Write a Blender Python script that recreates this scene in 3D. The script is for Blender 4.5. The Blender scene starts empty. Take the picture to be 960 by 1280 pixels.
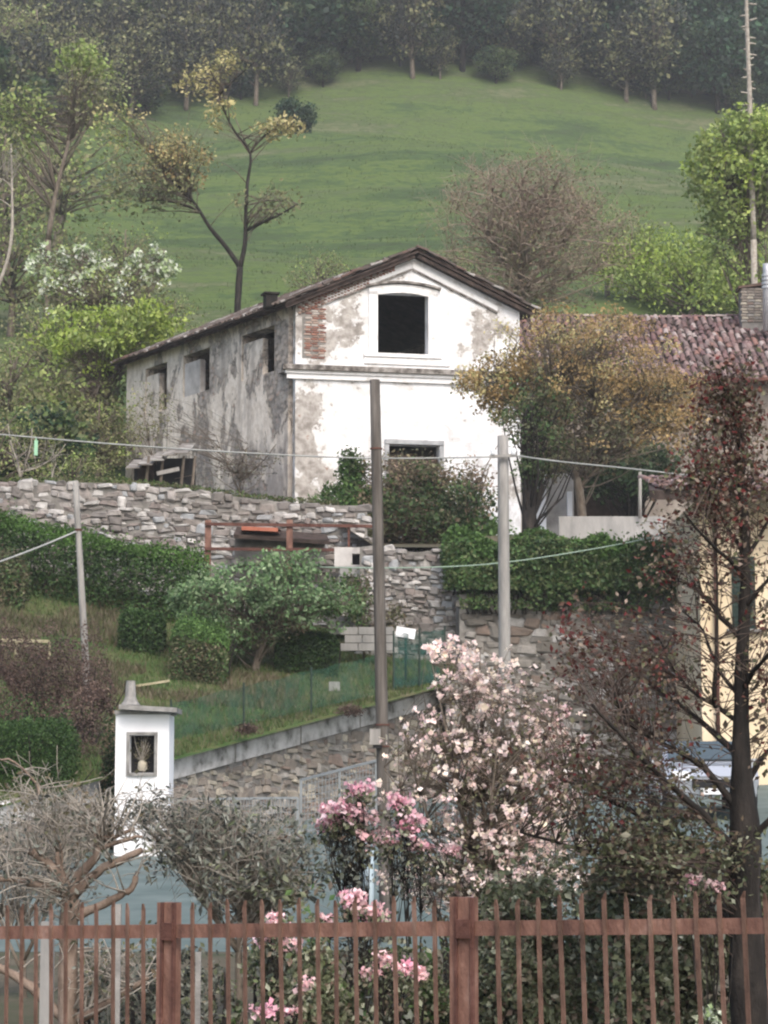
import bpy, bmesh, math, random
import numpy as np
from mathutils import Vector, Matrix, Euler, noise as mnoise

random.seed(7)
rng = np.random.default_rng(7)
scene = bpy.context.scene
COL = scene.collection

# ------------------------------------------------------------------ camera
FPX = 3000.0                     # focal length in photo pixels (photo 960 x 1280)
TILT = math.atan(360 / FPX)      # eye level lies at y = 1000
cs, sn = math.cos(TILT), math.sin(TILT)
cam_data = bpy.data.cameras.new('camera')
cam = bpy.data.objects.new('camera', cam_data)
COL.objects.link(cam)
cam.location = (0, 0, 0)
cam.rotation_euler = (math.pi / 2 + TILT, 0, 0)
cam_data.sensor_fit = 'VERTICAL'
cam_data.sensor_height = 24
cam_data.lens = 24 * FPX / 1280
cam_data.clip_start = 0.5
cam_data.clip_end = 3000
scene.camera = cam

# ------------------------------------------------------------------ light
SUN_EL, SUN_AZ = 46.0, 163.0     # degrees; azimuth clockwise from +Y
world = bpy.data.worlds.new('World')
scene.world = world
world.use_nodes = True
wn = world.node_tree
wn.nodes.clear()
wo = wn.nodes.new('ShaderNodeOutputWorld')
bg = wn.nodes.new('ShaderNodeBackground')
sky = wn.nodes.new('ShaderNodeTexSky')
sky.sky_type = 'NISHITA'
sky.sun_disc = False
sky.sun_elevation = math.radians(SUN_EL)
sky.sun_rotation = math.radians(SUN_AZ)
sky.air_density = 1.0
sky.dust_density = 4.0
sky.ozone_density = 1.0
bg.inputs['Strength'].default_value = 0.15
wn.links.new(sky.outputs[0], bg.inputs[0])
wn.links.new(bg.outputs[0], wo.inputs[0])
sd = bpy.data.lights.new('sun', 'SUN')
sd.energy = 0.9
sd.angle = math.radians(32)
sd.color = (1.0, 0.97, 0.92)
sun = bpy.data.objects.new('sun', sd)
COL.objects.link(sun)
az, el = math.radians(SUN_AZ), math.radians(SUN_EL)
sdir = Vector((math.sin(az) * math.cos(el), math.cos(az) * math.cos(el), math.sin(el)))
sun.rotation_euler = sdir.to_track_quat('Z', 'Y').to_euler()
sun.location = (0, 0, 60)
scene.view_settings.view_transform = 'Standard'
scene.view_settings.look = 'None'
scene.view_settings.gamma = 1
scene.view_settings.exposure = 0.94
scene.cycles.filter_width = 2.2
scene.cycles.max_bounces = 5
scene.cycles.transparent_max_bounces = 12
scene.cycles.volume_bounces = 0
scene.cycles.volume_max_steps = 64

# ------------------------------------------------------------------ helpers
def P(px, py, Y):
    """world point that lies at depth Y on the sight line of a photo pixel"""
    a = (px - 480) / FPX; b = (640 - py) / FPX
    k = Y / (cs - b * sn)
    return np.array((a * k, Y, (sn + b * cs) * k))

def sm(a, b, x):
    t = min(1, max(0, (x - a) / (b - a)))
    return t * t * (3 - 2 * t)

class MB:
    """collects faces, links them as ONE mesh object"""
    def __init__(s):
        s.V = []; s.F = []; s.n = 0
    def add(s, V, F):
        V = np.asarray(V, float).reshape(-1, 3); F = np.asarray(F, int)
        s.V.append(V); s.F.append(F + s.n); s.n += len(V); return s
    def box(s, c, size, rz=0, M=None):
        sx, sy, sz = [v / 2 for v in size]
        v = np.array([(x, y, z) for x in (-sx, sx) for y in (-sy, sy) for z in (-sz, sz)])
        if M is not None: v = v @ np.array(M.to_3x3()).T
        elif rz:
            c_, s_ = math.cos(rz), math.sin(rz)
            v = np.stack([v[:, 0] * c_ - v[:, 1] * s_, v[:, 0] * s_ + v[:, 1] * c_, v[:, 2]], 1)
        return s.add(v + np.asarray(c, float), [(0, 1, 3, 2), (4, 6, 7, 5), (0, 4, 5, 1), (2, 3, 7, 6), (0, 2, 6, 4), (1, 5, 7, 3)])
    def beam(s, p0, p1, w, h, up=(0, 0, 1)):
        p0 = np.asarray(p0, float); p1 = np.asarray(p1, float); d = p1 - p0; d /= np.linalg.norm(d)
        a = np.cross(d, up); a /= np.linalg.norm(a); b = np.cross(a, d)
        v = [p + a * i * w / 2 + b * j * h / 2 for p in (p0, p1) for i, j in ((-1, -1), (1, -1), (1, 1), (-1, 1))]
        return s.add(v, [(0, 1, 2, 3), (7, 6, 5, 4), (0, 4, 5, 1), (1, 5, 6, 2), (2, 6, 7, 3), (3, 7, 4, 0)])
    def tube(s, pts, rad, n=6):
        pts = np.asarray(pts, float); m = len(pts)
        rad = np.interp(np.linspace(0, 1, m), np.linspace(0, 1, len(rad)), rad) if len(rad) != m else np.asarray(rad)
        T = np.gradient(pts, axis=0); T /= np.linalg.norm(T, axis=1)[:, None] + 1e-9
        ref = np.array((.31, .2, .93)) if abs(T[0][2]) < .8 else np.array((.9, .3, .1))
        A = np.cross(T, ref); A /= np.linalg.norm(A, axis=1)[:, None] + 1e-9
        B = np.cross(T, A)
        th = np.linspace(0, 2 * math.pi, n, endpoint=False)
        R = pts[:, None, :] + rad[:, None, None] * (np.cos(th)[None, :, None] * A[:, None, :] + np.sin(th)[None, :, None] * B[:, None, :])
        V = np.concatenate([R.reshape(-1, 3), pts[:1], pts[-1:]])
        i = np.arange(m - 1)[:, None] * n; j = np.arange(n)[None, :]; j2 = (j + 1) % n
        F = np.stack([i + j, i + j2, i + n + j2, i + n + j], -1).reshape(-1, 4)
        s.add(V, F)
        s.F.append(np.array([(m * n, (k + 1) % n, k, m * n) for k in range(n)])[:, :3] + s.n - len(V))
        s.F.append(np.array([(m * n + 1, (m - 1) * n + k, (m - 1) * n + (k + 1) % n) for k in range(n)]) + s.n - len(V))
        return s
    def leaves(s, C, size, asp=0.55, up=0.0, droop=0.0):
        """rhombic leaf faces at centres C with individual sizes"""
        C = np.asarray(C, float); N = len(C)
        if N == 0: return s
        size = np.broadcast_to(np.asarray(size, float), (N,))
        d = rng.normal(size=(N, 3)); d[:, 2] -= droop; d /= np.linalg.norm(d, axis=1)[:, None]
        q = rng.normal(size=(N, 3)); q[:, 2] *= (1 - up)
        w = np.cross(d, q); w /= np.linalg.norm(w, axis=1)[:, None] + 1e-9
        nn = np.cross(d, w)
        L = size[:, None]
        V = np.stack([C - d * L * .5, C + w * L * asp * .5 + nn * L * .06, C + d * L * .5, C - w * L * asp * .5 + nn * L * .06], 1)
        return s.add(V.reshape(-1, 3), np.arange(4 * N).reshape(N, 4))
    def mesh(s, name, off=(0, 0, 0), smooth=False):
        me = bpy.data.meshes.new(name)
        V = (np.concatenate(s.V) if s.V else np.zeros((0, 3))) - np.asarray(off, float)
        me.vertices.add(len(V)); me.vertices.foreach_set('co', V.astype(np.float32).ravel())
        loops = np.concatenate([f.ravel() for f in s.F]); tot = np.concatenate([np.full(len(f), f.shape[1]) for f in s.F])
        start = np.concatenate([[0], np.cumsum(tot)[:-1]])
        me.loops.add(len(loops)); me.loops.foreach_set('vertex_index', loops.astype(np.int32))
        me.polygons.add(len(tot)); me.polygons.foreach_set('loop_start', start.astype(np.int32))
        me.polygons.foreach_set('loop_total', tot.astype(np.int32))
        me.polygons.foreach_set('use_smooth', np.full(len(tot), smooth))
        me.update(calc_edges=True); me.validate()
        return me

def props(o, label=None, cat=None, group=None, kind=None):
    if label: o['label'] = label
    if cat: o['category'] = cat
    if group: o['group'] = group
    if kind: o['kind'] = kind
    return o

def wloc(o):
    v = Vector((0, 0, 0))
    while o: v = v + o.location; o = o.parent
    return v

def thing(name, label, cat, loc=(0, 0, 0), group=None):
    o = bpy.data.objects.new(name, None); COL.objects.link(o)
    o.empty_display_size = .2
    o.location = Vector([float(v) for v in loc])
    return props(o, label, cat, group)

def obj(name, mb, mat, parent=None, loc=(0, 0, 0), smooth=False, **kw):
    off = np.array(loc, float)
    if parent: off = np.array(wloc(parent))
    me = mb.mesh(name, off, smooth) if isinstance(mb, MB) else mb
    if mat and not me.materials: me.materials.append(mat)
    o = bpy.data.objects.new(name, me); COL.objects.link(o)
    if parent: o.parent = parent
    else: o.location = Vector([float(v) for v in loc])
    return props(o, **kw)

def inst(name, me, parent, M):
    """a piece that shares a mesh; M is its world matrix"""
    o = bpy.data.objects.new(name, me); COL.objects.link(o)
    o.parent = parent
    o.matrix_local = Matrix.Translation(-wloc(parent)) @ M
    return o

# ------------------------------------------------------------------ materials
class NT:
    def __init__(s, name):
        s.m = bpy.data.materials.new(name); s.m.use_nodes = True
        s.t = s.m.node_tree; s.t.nodes.clear()
        s.out = s.n('ShaderNodeOutputMaterial')
    def n(s, typ, **kw):
        nd = s.t.nodes.new(typ)
        for k, v in kw.items(): setattr(nd, k, v)
        return nd
    def l(s, a, b): s.t.links.new(a, b)
    def val(s, sock, v):
        if hasattr(v, 'is_linked') or hasattr(v, 'links'): s.l(v, sock)
        else: sock.default_value = v
    def pos(s, scale=(1, 1, 1)):
        g = s.n('ShaderNodeNewGeometry'); mp = s.n('ShaderNodeMapping')
        mp.inputs['Scale'].default_value = scale
        s.l(g.outputs['Position'], mp.inputs[0]); return mp.outputs[0]
    def noise(s, scale, detail=4, stretch=(1, 1, 1), rough=.6, dist=0):
        nd = s.n('ShaderNodeTexNoise'); nd.inputs['Scale'].default_value = scale
        nd.inputs['Detail'].default_value = detail; nd.inputs['Roughness'].default_value = rough
        nd.inputs['Distortion'].default_value = dist
        s.l(s.pos(stretch), nd.inputs['Vector']); return nd.outputs[0]
    def ramp(s, fac, stops, interp='LINEAR'):
        r = s.n('ShaderNodeValToRGB'); r.color_ramp.interpolation = interp
        e = r.color_ramp.elements
        while len(e) < len(stops): e.new(.5)
        for el_, (p, c) in zip(e, stops):
            el_.position = p; el_.color = (*c, 1) if len(c) == 3 else c
        s.l(fac, r.inputs[0]); return r.outputs[0]
    def mix(s, fac, a, b, typ='MIX'):
        m = s.n('ShaderNodeMix', data_type='RGBA', blend_type=typ)
        s.val(m.inputs[0], fac)
        for sock, v in ((m.inputs[6], a), (m.inputs[7], b)):
            if isinstance(v, tuple): sock.default_value = (*v, 1)
            else: s.l(v, sock)
        return m.outputs[2]
    def math(s, op, a, b=0.0, clamp=False):
        m = s.n('ShaderNodeMath', operation=op, use_clamp=clamp)
        s.val(m.inputs[0], a); s.val(m.inputs[1], b); return m.outputs[0]
    def step(s, x, lo, hi):
        m = s.n('ShaderNodeMapRange'); m.inputs[1].default_value = lo; m.inputs[2].default_value = hi
        s.l(x, m.inputs[0]); return m.outputs[0]
    def rnd(s):
        g = s.n('ShaderNodeNewGeometry'); o = s.n('ShaderNodeObjectInfo')
        return s.math('FRACT', s.math('ADD', g.outputs['Random Per Island'], o.outputs['Random']))
    def surf(s, color, rough=.85, bump=None, bstr=.4, bdist=.02, metal=0, spec=.3):
        p = s.n('ShaderNodeBsdfPrincipled')
        s.l(color, p.inputs['Base Color']) if not isinstance(color, tuple) else setattr(p.inputs['Base Color'], 'default_value', (*color, 1))
        s.val(p.inputs['Roughness'], rough); p.inputs['Metallic'].default_value = metal
        p.inputs['Specular IOR Level'].default_value = spec
        if bump is not None:
            b = s.n('ShaderNodeBump'); b.inputs['Strength'].default_value = bstr; b.inputs['Distance'].default_value = bdist
            s.l(bump, b.inputs['Height']); s.l(b.outputs[0], p.inputs['Normal'])
        s.l(p.outputs[0], s.out.inputs[0]); return s.m

def rough_mat(name, cols, scale=3, detail=6, stretch=(1, 1, 1), rough=.85, bstr=.5, bdist=.02, contrast=(.3, .7), spec=.25, metal=0):
    t = NT(name); nz = t.noise(scale, detail, stretch)
    lo, hi = contrast; k = len(cols) - 1
    c = t.ramp(nz, [(lo + (hi - lo) * i / k, cols[i]) for i in range(k + 1)])
    return t.surf(c, rough, t.noise(scale * 6, 4, stretch), bstr, bdist, metal, spec)

def piece_mat(name, cols, scale=9, rough=.88, vary=.35, bdist=.02):
    """each piece (stone, tile, brick) takes its own tone"""
    t = NT(name); k = len(cols) - 1
    c = t.ramp(t.rnd(), [(i / (k + 1), cols[i]) for i in range(k + 1)], 'CONSTANT')
    nz = t.noise(scale, 6)
    c = t.mix(t.math('MULTIPLY', t.step(t.noise(.9, 5), .5, .68), .45), c, (.12, .11, .09))
    c = t.mix(t.math('MULTIPLY', t.step(nz, .35, .7), vary), c, tuple(x * .45 for x in cols[0]))
    return t.surf(c, rough, t.noise(scale * 3, 4), .5, bdist)

def leaf_mat(name, cols, trans=.3, rough=.55, var=.35, vscale=.8):
    t = NT(name); g = t.n('ShaderNodeNewGeometry'); k = len(cols)
    c = t.ramp(g.outputs['Random Per Island'], [(i / k, cols[i]) for i in range(k)])
    nz = t.noise(vscale, 3)
    hsv = t.n('ShaderNodeHueSaturation')
    t.l(t.math('ADD', 1 - var, t.math('MULTIPLY', t.step(nz, .3, .7), 2 * var)), hsv.inputs['Value'])
    t.l(c, hsv.inputs['Color'])
    p = t.n('ShaderNodeBsdfPrincipled'); t.l(hsv.outputs[0], p.inputs['Base Color'])
    p.inputs['Roughness'].default_value = rough; p.inputs['Specular IOR Level'].default_value = .25
    tr = t.n('ShaderNodeBsdfTranslucent'); t.l(hsv.outputs[0], tr.inputs[0])
    mx = t.n('ShaderNodeMixShader'); mx.inputs[0].default_value = trans
    t.l(p.outputs[0], mx.inputs[1]); t.l(tr.outputs[0], mx.inputs[2]); t.l(mx.outputs[0], t.out.inputs[0])
    return t.m

M = {}
M['stone_grey'] = piece_mat('stone_grey', [(.20, .185, .175), (.33, .31, .295), (.28, .25, .23), (.42, .405, .39), (.17, .155, .145), (.24, .205, .19), (.36, .375, .39), (.56, .54, .52), (.38, .35, .33)], 7, vary=.5)
M['stone_warm'] = piece_mat('stone_warm', [(.24, .21, .18), (.31, .275, .235), (.37, .335, .28), (.21, .185, .165), (.34, .325, .30), (.48, .44, .36), (.25, .19, .16)], 7, vary=.45)
M['stone_dark'] = piece_mat('stone_dark', [(.17, .16, .145), (.23, .215, .195), (.29, .275, .255), (.13, .12, .105), (.40, .39, .38), (.19, .145, .12)], 7, vary=.5)
M['mortar'] = rough_mat('mortar', [(.09, .085, .075), (.19, .18, .165), (.30, .285, .265)], 2.5)
M['coping'] = rough_mat('coping', [(.13, .125, .115), (.34, .335, .32), (.50, .49, .48), (.58, .57, .56)], 2.2, contrast=(.34, .62))
M['concrete'] = rough_mat('concrete', [(.20, .20, .195), (.29, .285, .275), (.36, .35, .34)], 3, stretch=(1, 1, .3))
M['tile'] = piece_mat('tile', [(.17, .10, .095), (.22, .135, .125), (.12, .08, .078), (.30, .215, .20), (.19, .12, .11), (.27, .15, .12), (.38, .32, .30), (.14, .095, .09), (.21, .16, .15), (.16, .10, .10)], 5, vary=.45)
M['tile_old'] = piece_mat('tile_old', [(.09, .07, .06), (.14, .11, .095), (.07, .055, .048), (.34, .32, .30), (.12, .075, .06), (.10, .08, .07)], 5, vary=.5)
M['brick'] = piece_mat('brick', [(.25, .12, .09), (.31, .155, .115), (.20, .10, .08), (.38, .29, .24), (.26, .19, .155), (.50, .46, .42)], 9, vary=.3)
M['timber_dark'] = rough_mat('timber_dark', [(.02, .015, .013), (.045, .032, .027), (.085, .062, .052)], 4, stretch=(1, 1, 1))
M['pole_wood'] = rough_mat('pole_wood', [(.055, .048, .042), (.10, .09, .08), (.17, .155, .14)], 5, stretch=(3, 3, .25))
M['pole_grey'] = rough_mat('pole_grey', [(.18, .175, .165), (.26, .25, .235), (.33, .32, .30)], 4, stretch=(2, 2, .3))
M['rust'] = rough_mat('rust', [(.085, .045, .036), (.155, .080, .060), (.205, .110, .082), (.28, .175, .14)], 7, stretch=(1, 1, .5), rough=.75)
M['rust_picket'] = rough_mat('rust_picket', [(.06, .036, .027), (.118, .068, .050), (.160, .094, .070), (.22, .145, .115)], 7, stretch=(1, 1, .5), rough=.75)
M['rust_dark'] = rough_mat('rust_dark', [(.05, .024, .02), (.10, .045, .035), (.15, .075, .06)], 5)
M['road'] = rough_mat('road', [(.075, .105, .100), (.110, .145, .138), (.145, .180, .172)], 1.1, bdist=.004, rough=.75)
M['soil'] = rough_mat('soil', [(.05, .06, .03), (.085, .075, .05), (.12, .10, .07)], .9)
M['white_paint'] = rough_mat('white_paint', [(.52, .52, .52), (.76, .77, .79), (.80, .81, .83)], 2.2, stretch=(1.5, 1.5, .4), contrast=(.2, .5), bdist=.004)
M['grey_stone'] = rough_mat('grey_stone', [(.15, .145, .14), (.24, .235, .225), (.32, .31, .295)], 5)
M['bark_dark'] = rough_mat('bark_dark', [(.008, .007, .0065), (.020, .017, .015), (.048, .040, .035)], 9, stretch=(1, 1, .35), bdist=.03)
M['bark'] = rough_mat('bark', [(.07, .055, .042), (.14, .115, .09), (.22, .19, .16)], 8, stretch=(1, 1, .4), bdist=.03)
M['bark_brown'] = rough_mat('bark_brown', [(.10, .07, .055), (.18, .135, .105), (.28, .22, .18)], 8, stretch=(1, 1, .5), bdist=.03)
M['bark_pale'] = rough_mat('bark_pale', [(.20, .18, .155), (.32, .29, .25), (.42, .39, .34)], 8)
M['twig_brown'] = rough_mat('twig_brown', [(.045, .034, .03), (.085, .062, .052), (.13, .10, .085)], 4)
M['twig_red'] = rough_mat('twig_red', [(.20, .16, .13), (.30, .24, .19), (.38, .31, .26)], 2)
M['wire'] = rough_mat('wire', [(.25, .26, .25), (.36, .37, .36)], 3)
M['wire_green'] = rough_mat('wire_green', [(.20, .28, .22), (.30, .38, .32)], 3)
M['steel'] = rough_mat('steel', [(.38, .40, .42), (.52, .54, .56)], 3, rough=.45, metal=.4)
M['fence_steel'] = rough_mat('fence_steel', [(.16, .18, .19), (.24, .26, .27)], 3, rough=.6)
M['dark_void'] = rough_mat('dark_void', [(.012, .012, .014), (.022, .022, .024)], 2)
M['terracotta'] = rough_mat('terracotta', [(.36, .12, .075), (.46, .18, .12)], 3)
M['brick_dark'] = rough_mat('brick_dark', [(.05, .03, .028), (.12, .06, .05), (.2, .13, .11)], 5)
M['moulding'] = rough_mat('moulding', [(.50, .48, .45), (.70, .69, .68), (.80, .80, .80)], 2.5, contrast=(.28, .5))
M['moulding_grey'] = rough_mat('moulding_grey', [(.07, .062, .055), (.17, .155, .14), (.33, .31, .29)], 5, contrast=(.36, .62))
M['plaster_brown'] = rough_mat('plaster_brown', [(.12, .105, .09), (.22, .19, .165), (.33, .295, .26)], 1.2)
M['tin'] = rough_mat('tin', [(.10, .09, .08), (.22, .20, .18), (.40, .39, .36)], 2.5)
M['yellow_wood'] = rough_mat('yellow_wood', [(.30, .27, .17), (.42, .38, .26)], 4)
M['cream_render'] = rough_mat('cream_render', [(.58, .47, .31), (.68, .56, .39), (.74, .63, .46)], .6, bdist=.004)
M['shutter'] = rough_mat('shutter', [(.02, .035, .03), (.035, .055, .045)], 4)
M['glass'] = NT('glass').surf((.06, .08, .09), .12, spec=.6)
M['plaster_old'] = rough_mat('plaster_old', [(.24, .23, .22), (.44, .42, .40), (.58, .56, .54)], 1.4)
M['pvc'] = rough_mat('pvc', [(.30, .38, .43), (.36, .44, .48)], 2, rough=.5)
M['ivory'] = rough_mat('ivory', [(.34, .31, .24), (.45, .41, .33)], 6)
M['cut_stone'] = rough_mat('cut_stone', [(.26, .27, .28), (.36, .37, .38), (.45, .46, .47)], 4)

# foliage
LG = {
 'forest': [(.020, .048, .028), (.034, .076, .040), (.054, .108, .054), (.022, .040, .028)],
 'forest_light': [(.06, .10, .036), (.095, .145, .05), (.14, .185, .065), (.065, .08, .04)],
 'forest_bare': [(.045, .050, .042), (.060, .066, .054), (.034, .042, .032)],
 'olive_haze': [(.16, .18, .085), (.21, .22, .105), (.13, .145, .07), (.26, .25, .13)],
 'spring': [(.24, .33, .055), (.31, .40, .075), (.17, .25, .045), (.37, .45, .11)],
 'spring_soft': [(.24, .33, .095), (.30, .38, .115), (.18, .26, .075), (.35, .41, .15)],
 'golden': [(.32, .215, .09), (.39, .265, .11), (.23, .18, .08), (.44, .32, .16)],
 'golden_pale': [(.50, .43, .20), (.58, .50, .26), (.38, .36, .16)],
 'dark_green': [(.018, .038, .018), (.03, .055, .024), (.045, .075, .03)],
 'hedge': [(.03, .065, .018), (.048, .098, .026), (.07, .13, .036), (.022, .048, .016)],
 'hedge_lit_top': [(.06, .13, .025), (.085, .17, .035), (.05, .10, .022)],  # lighter leaves paint the light from above on the hedge's rounded top
 'ivy': [(.04, .085, .03), (.065, .125, .04), (.10, .165, .055), (.025, .05, .022), (.12, .15, .065)],
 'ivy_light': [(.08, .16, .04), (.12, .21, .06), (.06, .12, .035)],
 'apple': [(.10, .18, .08), (.15, .26, .11), (.20, .31, .14), (.07, .13, .06), (.27, .36, .20)],
 'brown_leaf': [(.25, .18, .13), (.30, .205, .155), (.20, .165, .11), (.21, .18, .105)],
 'red_leaf': [(.11, .022, .02), (.16, .03, .03), (.07, .018, .018), (.13, .055, .04)],
 'red_mix': [(.13, .085, .065), (.09, .036, .03), (.17, .13, .10), (.075, .07, .042), (.34, .26, .22), (.11, .095, .06)],
 'olive_leaf': [(.09, .10, .05), (.13, .14, .07), (.055, .06, .035), (.19, .19, .11), (.13, .10, .065)],
 'under_leaf': [(.07, .085, .045), (.14, .16, .09), (.23, .25, .155), (.03, .038, .024), (.36, .38, .28), (.16, .11, .085), (.09, .11, .06)],
 'grey_leaf': [(.14, .155, .125), (.20, .215, .18), (.085, .095, .075), (.29, .30, .26), (.04, .045, .04)],
 'blossom': [(.84, .66, .62), (.88, .80, .70), (.82, .58, .58), (.90, .86, .82), (.78, .58, .52), (.87, .80, .60), (.88, .70, .68)],
 'pink': [(.80, .40, .50), (.84, .52, .60), (.74, .32, .43), (.86, .66, .70)],
 'pink_pale': [(.75, .52, .55), (.80, .62, .62), (.70, .42, .44)],
 'white_bloom': [(.66, .70, .58), (.76, .78, .70), (.50, .58, .40), (.34, .44, .22)],
 'grass': [(.05, .088, .026), (.075, .12, .034), (.11, .14, .05), (.14, .135, .075)],
 'meadow_grass': [(.055, .092, .030), (.075, .115, .036), (.05, .08, .030), (.10, .12, .055)],
 'bramble': [(.085, .058, .05), (.12, .08, .068), (.055, .04, .036), (.16, .11, .09)],
 'dry': [(.13, .105, .07), (.17, .14, .095), (.10, .10, .05)],
}
for k_, v_ in LG.items():
    M[k_] = leaf_mat('leaf_' + k_, v_, trans=.25 if 'bloss' not in k_ else .35, vscale=.08 if 'forest' in k_ else .8)

def meadow_mat():
    t = NT('meadow')
    big = t.noise(.035, 6, (1, 1, 1)); band = t.noise(.35, 6, (.10, .45, 1.6), dist=.9); fine = t.noise(2.2, 6, (.6, 1, 1))
    v = t.math('ADD', t.math('MULTIPLY', big, .45), t.math('ADD', t.math('MULTIPLY', band, .4), t.math('MULTIPLY', fine, .25)))
    c = t.ramp(v, [(.38, (.045, .056, .032)), (.45, (.050, .074, .034)), (.50, (.058, .092, .036)), (.545, (.092, .130, .042)), (.59, (.068, .096, .040)), (.65, (.125, .135, .075))])
    return t.surf(c, .95, t.noise(1.2, 8, (.4, 1, 1)), .8, .25, spec=.1)
M['meadow'] = meadow_mat()
def lawn_mat():
    t = NT('lawn')
    v = t.math('ADD', t.math('MULTIPLY', t.noise(.35, 5), .6), t.math('MULTIPLY', t.noise(3, 6), .4))
    c = t.ramp(v, [(.36, (.04, .075, .024)), (.47, (.06, .10, .032)), (.56, (.10, .11, .048)), (.66, (.14, .125, .078))])
    return t.surf(c, .95, t.noise(12, 6), .8, .06, spec=.1)
M['lawn'] = lawn_mat()

def front_wall_mat(blobs):
    """white lime plaster fallen off in patches"""
    t = NT('front_plaster')
    nz = t.noise(1.5, 9, rough=.65); d = None
    g = t.n('ShaderNodeNewGeometry')
    tot = None
    for (x, z, rx, rz, w) in blobs:
        mp = t.n('ShaderNodeMapping', vector_type='POINT')
        mp.inputs['Location'].default_value = (-x / rx, 0, -z / rz); mp.inputs['Scale'].default_value = (1 / rx, 0, 1 / rz)
        t.l(g.outputs['Position'], mp.inputs[0])
        ln = t.n('ShaderNodeVectorMath', operation='LENGTH'); t.l(mp.outputs[0], ln.inputs[0])
        b = t.math('MULTIPLY', t.math('SUBTRACT', 1.0, t.step(ln.outputs['Value'], .2, 1.3)), w)
        tot = b if tot is None else t.math('ADD', tot, b)
    dmg = t.math('ADD', nz, tot)
    fine = t.noise(7, 6, rough=.7)
    dmg2 = t.math('ADD', dmg, t.math('MULTIPLY', t.math('SUBTRACT', fine, .5), .25))
    white = t.ramp(t.noise(.9, 5), [(.35, (.74, .745, .76)), (.6, (.82, .825, .835)), (.75, (.70, .685, .66))])
    under = t.ramp(t.noise(4, 8), [(.35, (.22, .20, .18)), (.5, (.36, .335, .31)), (.62, (.47, .45, .42)), (.7, (.30, .21, .17))])
    edge = t.ramp(dmg2, [(.0, (1, 1, 1)), (.545, (1, 1, 1)), (.55, (.86, .855, .85)), (.63, (.80, .785, .76))])
    st = t.noise(3.0, 7, (1.3, 1.3, .09), rough=.6)
    white = t.mix(t.math('MULTIPLY', t.step(st, .53, .72), .2), white, (.48, .46, .43))
    c = t.mix(t.step(dmg2, .645, .67), t.mix(1.0, white, edge, 'MULTIPLY'), under)
    return t.surf(c, .9, t.math('MULTIPLY', dmg2, -1.0), .5, .05)

def side_wall_mat():
    t = NT('side_plaster')
    patch = t.noise(.85, 9, (1, 1, .62), rough=.62, dist=.5); f = t.noise(5, 8, (1, 1, .7), rough=.72)
    streak = t.noise(2.2, 7, (1.1, 1.1, .10), rough=.6)
    m = t.math('ADD', patch, t.math('MULTIPLY', t.math('SUBTRACT', f, .5), .35))
    pale = t.ramp(f, [(.35, (.52, .46, .39)), (.5, (.70, .63, .55)), (.62, (.82, .76, .68))])
    vor = t.n('ShaderNodeTexVoronoi'); vor.inputs['Scale'].default_value = 4.2; t.l(t.pos((1, 1, 1.8)), vor.inputs['Vector'])
    sep = t.n('ShaderNodeSeparateColor'); t.l(vor.outputs['Color'], sep.inputs[0])
    stone = t.ramp(sep.outputs[0], [(0, (.25, .21, .175)), (.4, (.38, .325, .275)), (.7, (.50, .44, .38)), (1, (.38, .23, .17))])
    stone = t.mix(t.step(vor.outputs['Distance'], .35, .62), stone, (.15, .135, .12))
    stone = t.mix(t.step(f, .45, .6), stone, (.36, .33, .30))
    c = t.mix(t.step(m, .50, .53), pale, stone)
    c = t.mix(t.math('MULTIPLY', t.step(t.noise(.7, 6), .52, .66), .5), c, (.72, .67, .60))
    c = t.mix(t.math('MULTIPLY', t.step(streak, .52, .66), .42), c, (.19, .165, .15))
    sp = t.n('ShaderNodeSeparateXYZ'); t.l(t.pos(), sp.inputs[0])      # rising damp and moss at the wall foot
    damp = t.math('ADD', t.step(sp.outputs['Z'], 13.0, 9.6), t.math('MULTIPLY', t.math('SUBTRACT', t.noise(1.3, 7, (1, 1, .5)), .5), 3.2))
    c = t.mix(t.math('MULTIPLY', t.step(damp, .35, .95), .68), c, (.17, .16, .165))
    h = t.math('SUBTRACT', t.math('MULTIPLY', f, .3), t.step(m, .50, .53))
    return t.surf(c, .95, h, .7, .07)
M['side_plaster'] = side_wall_mat()

def net_mat(name, col, alpha):
    t = NT(name)
    p = t.n('ShaderNodeBsdfDiffuse'); p.inputs[0].default_value = (*col, 1)
    tr = t.n('ShaderNodeBsdfTransparent'); mx = t.n('ShaderNodeMixShader')
    nz = t.noise(3.0, 5)
    t.l(t.math('MULTIPLY', t.step(nz, .25, .75), alpha * 1.6, True), mx.inputs[0])
    t.l(tr.outputs[0], mx.inputs[1]); t.l(p.outputs[0], mx.inputs[2]); t.l(mx.outputs[0], t.out.inputs[0])
    return t.m
M['net_green'] = net_mat('net_green', (.04, .095, .065), .5)
M['net_teal'] = net_mat('net_teal', (.03, .075, .065), .75)

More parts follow.
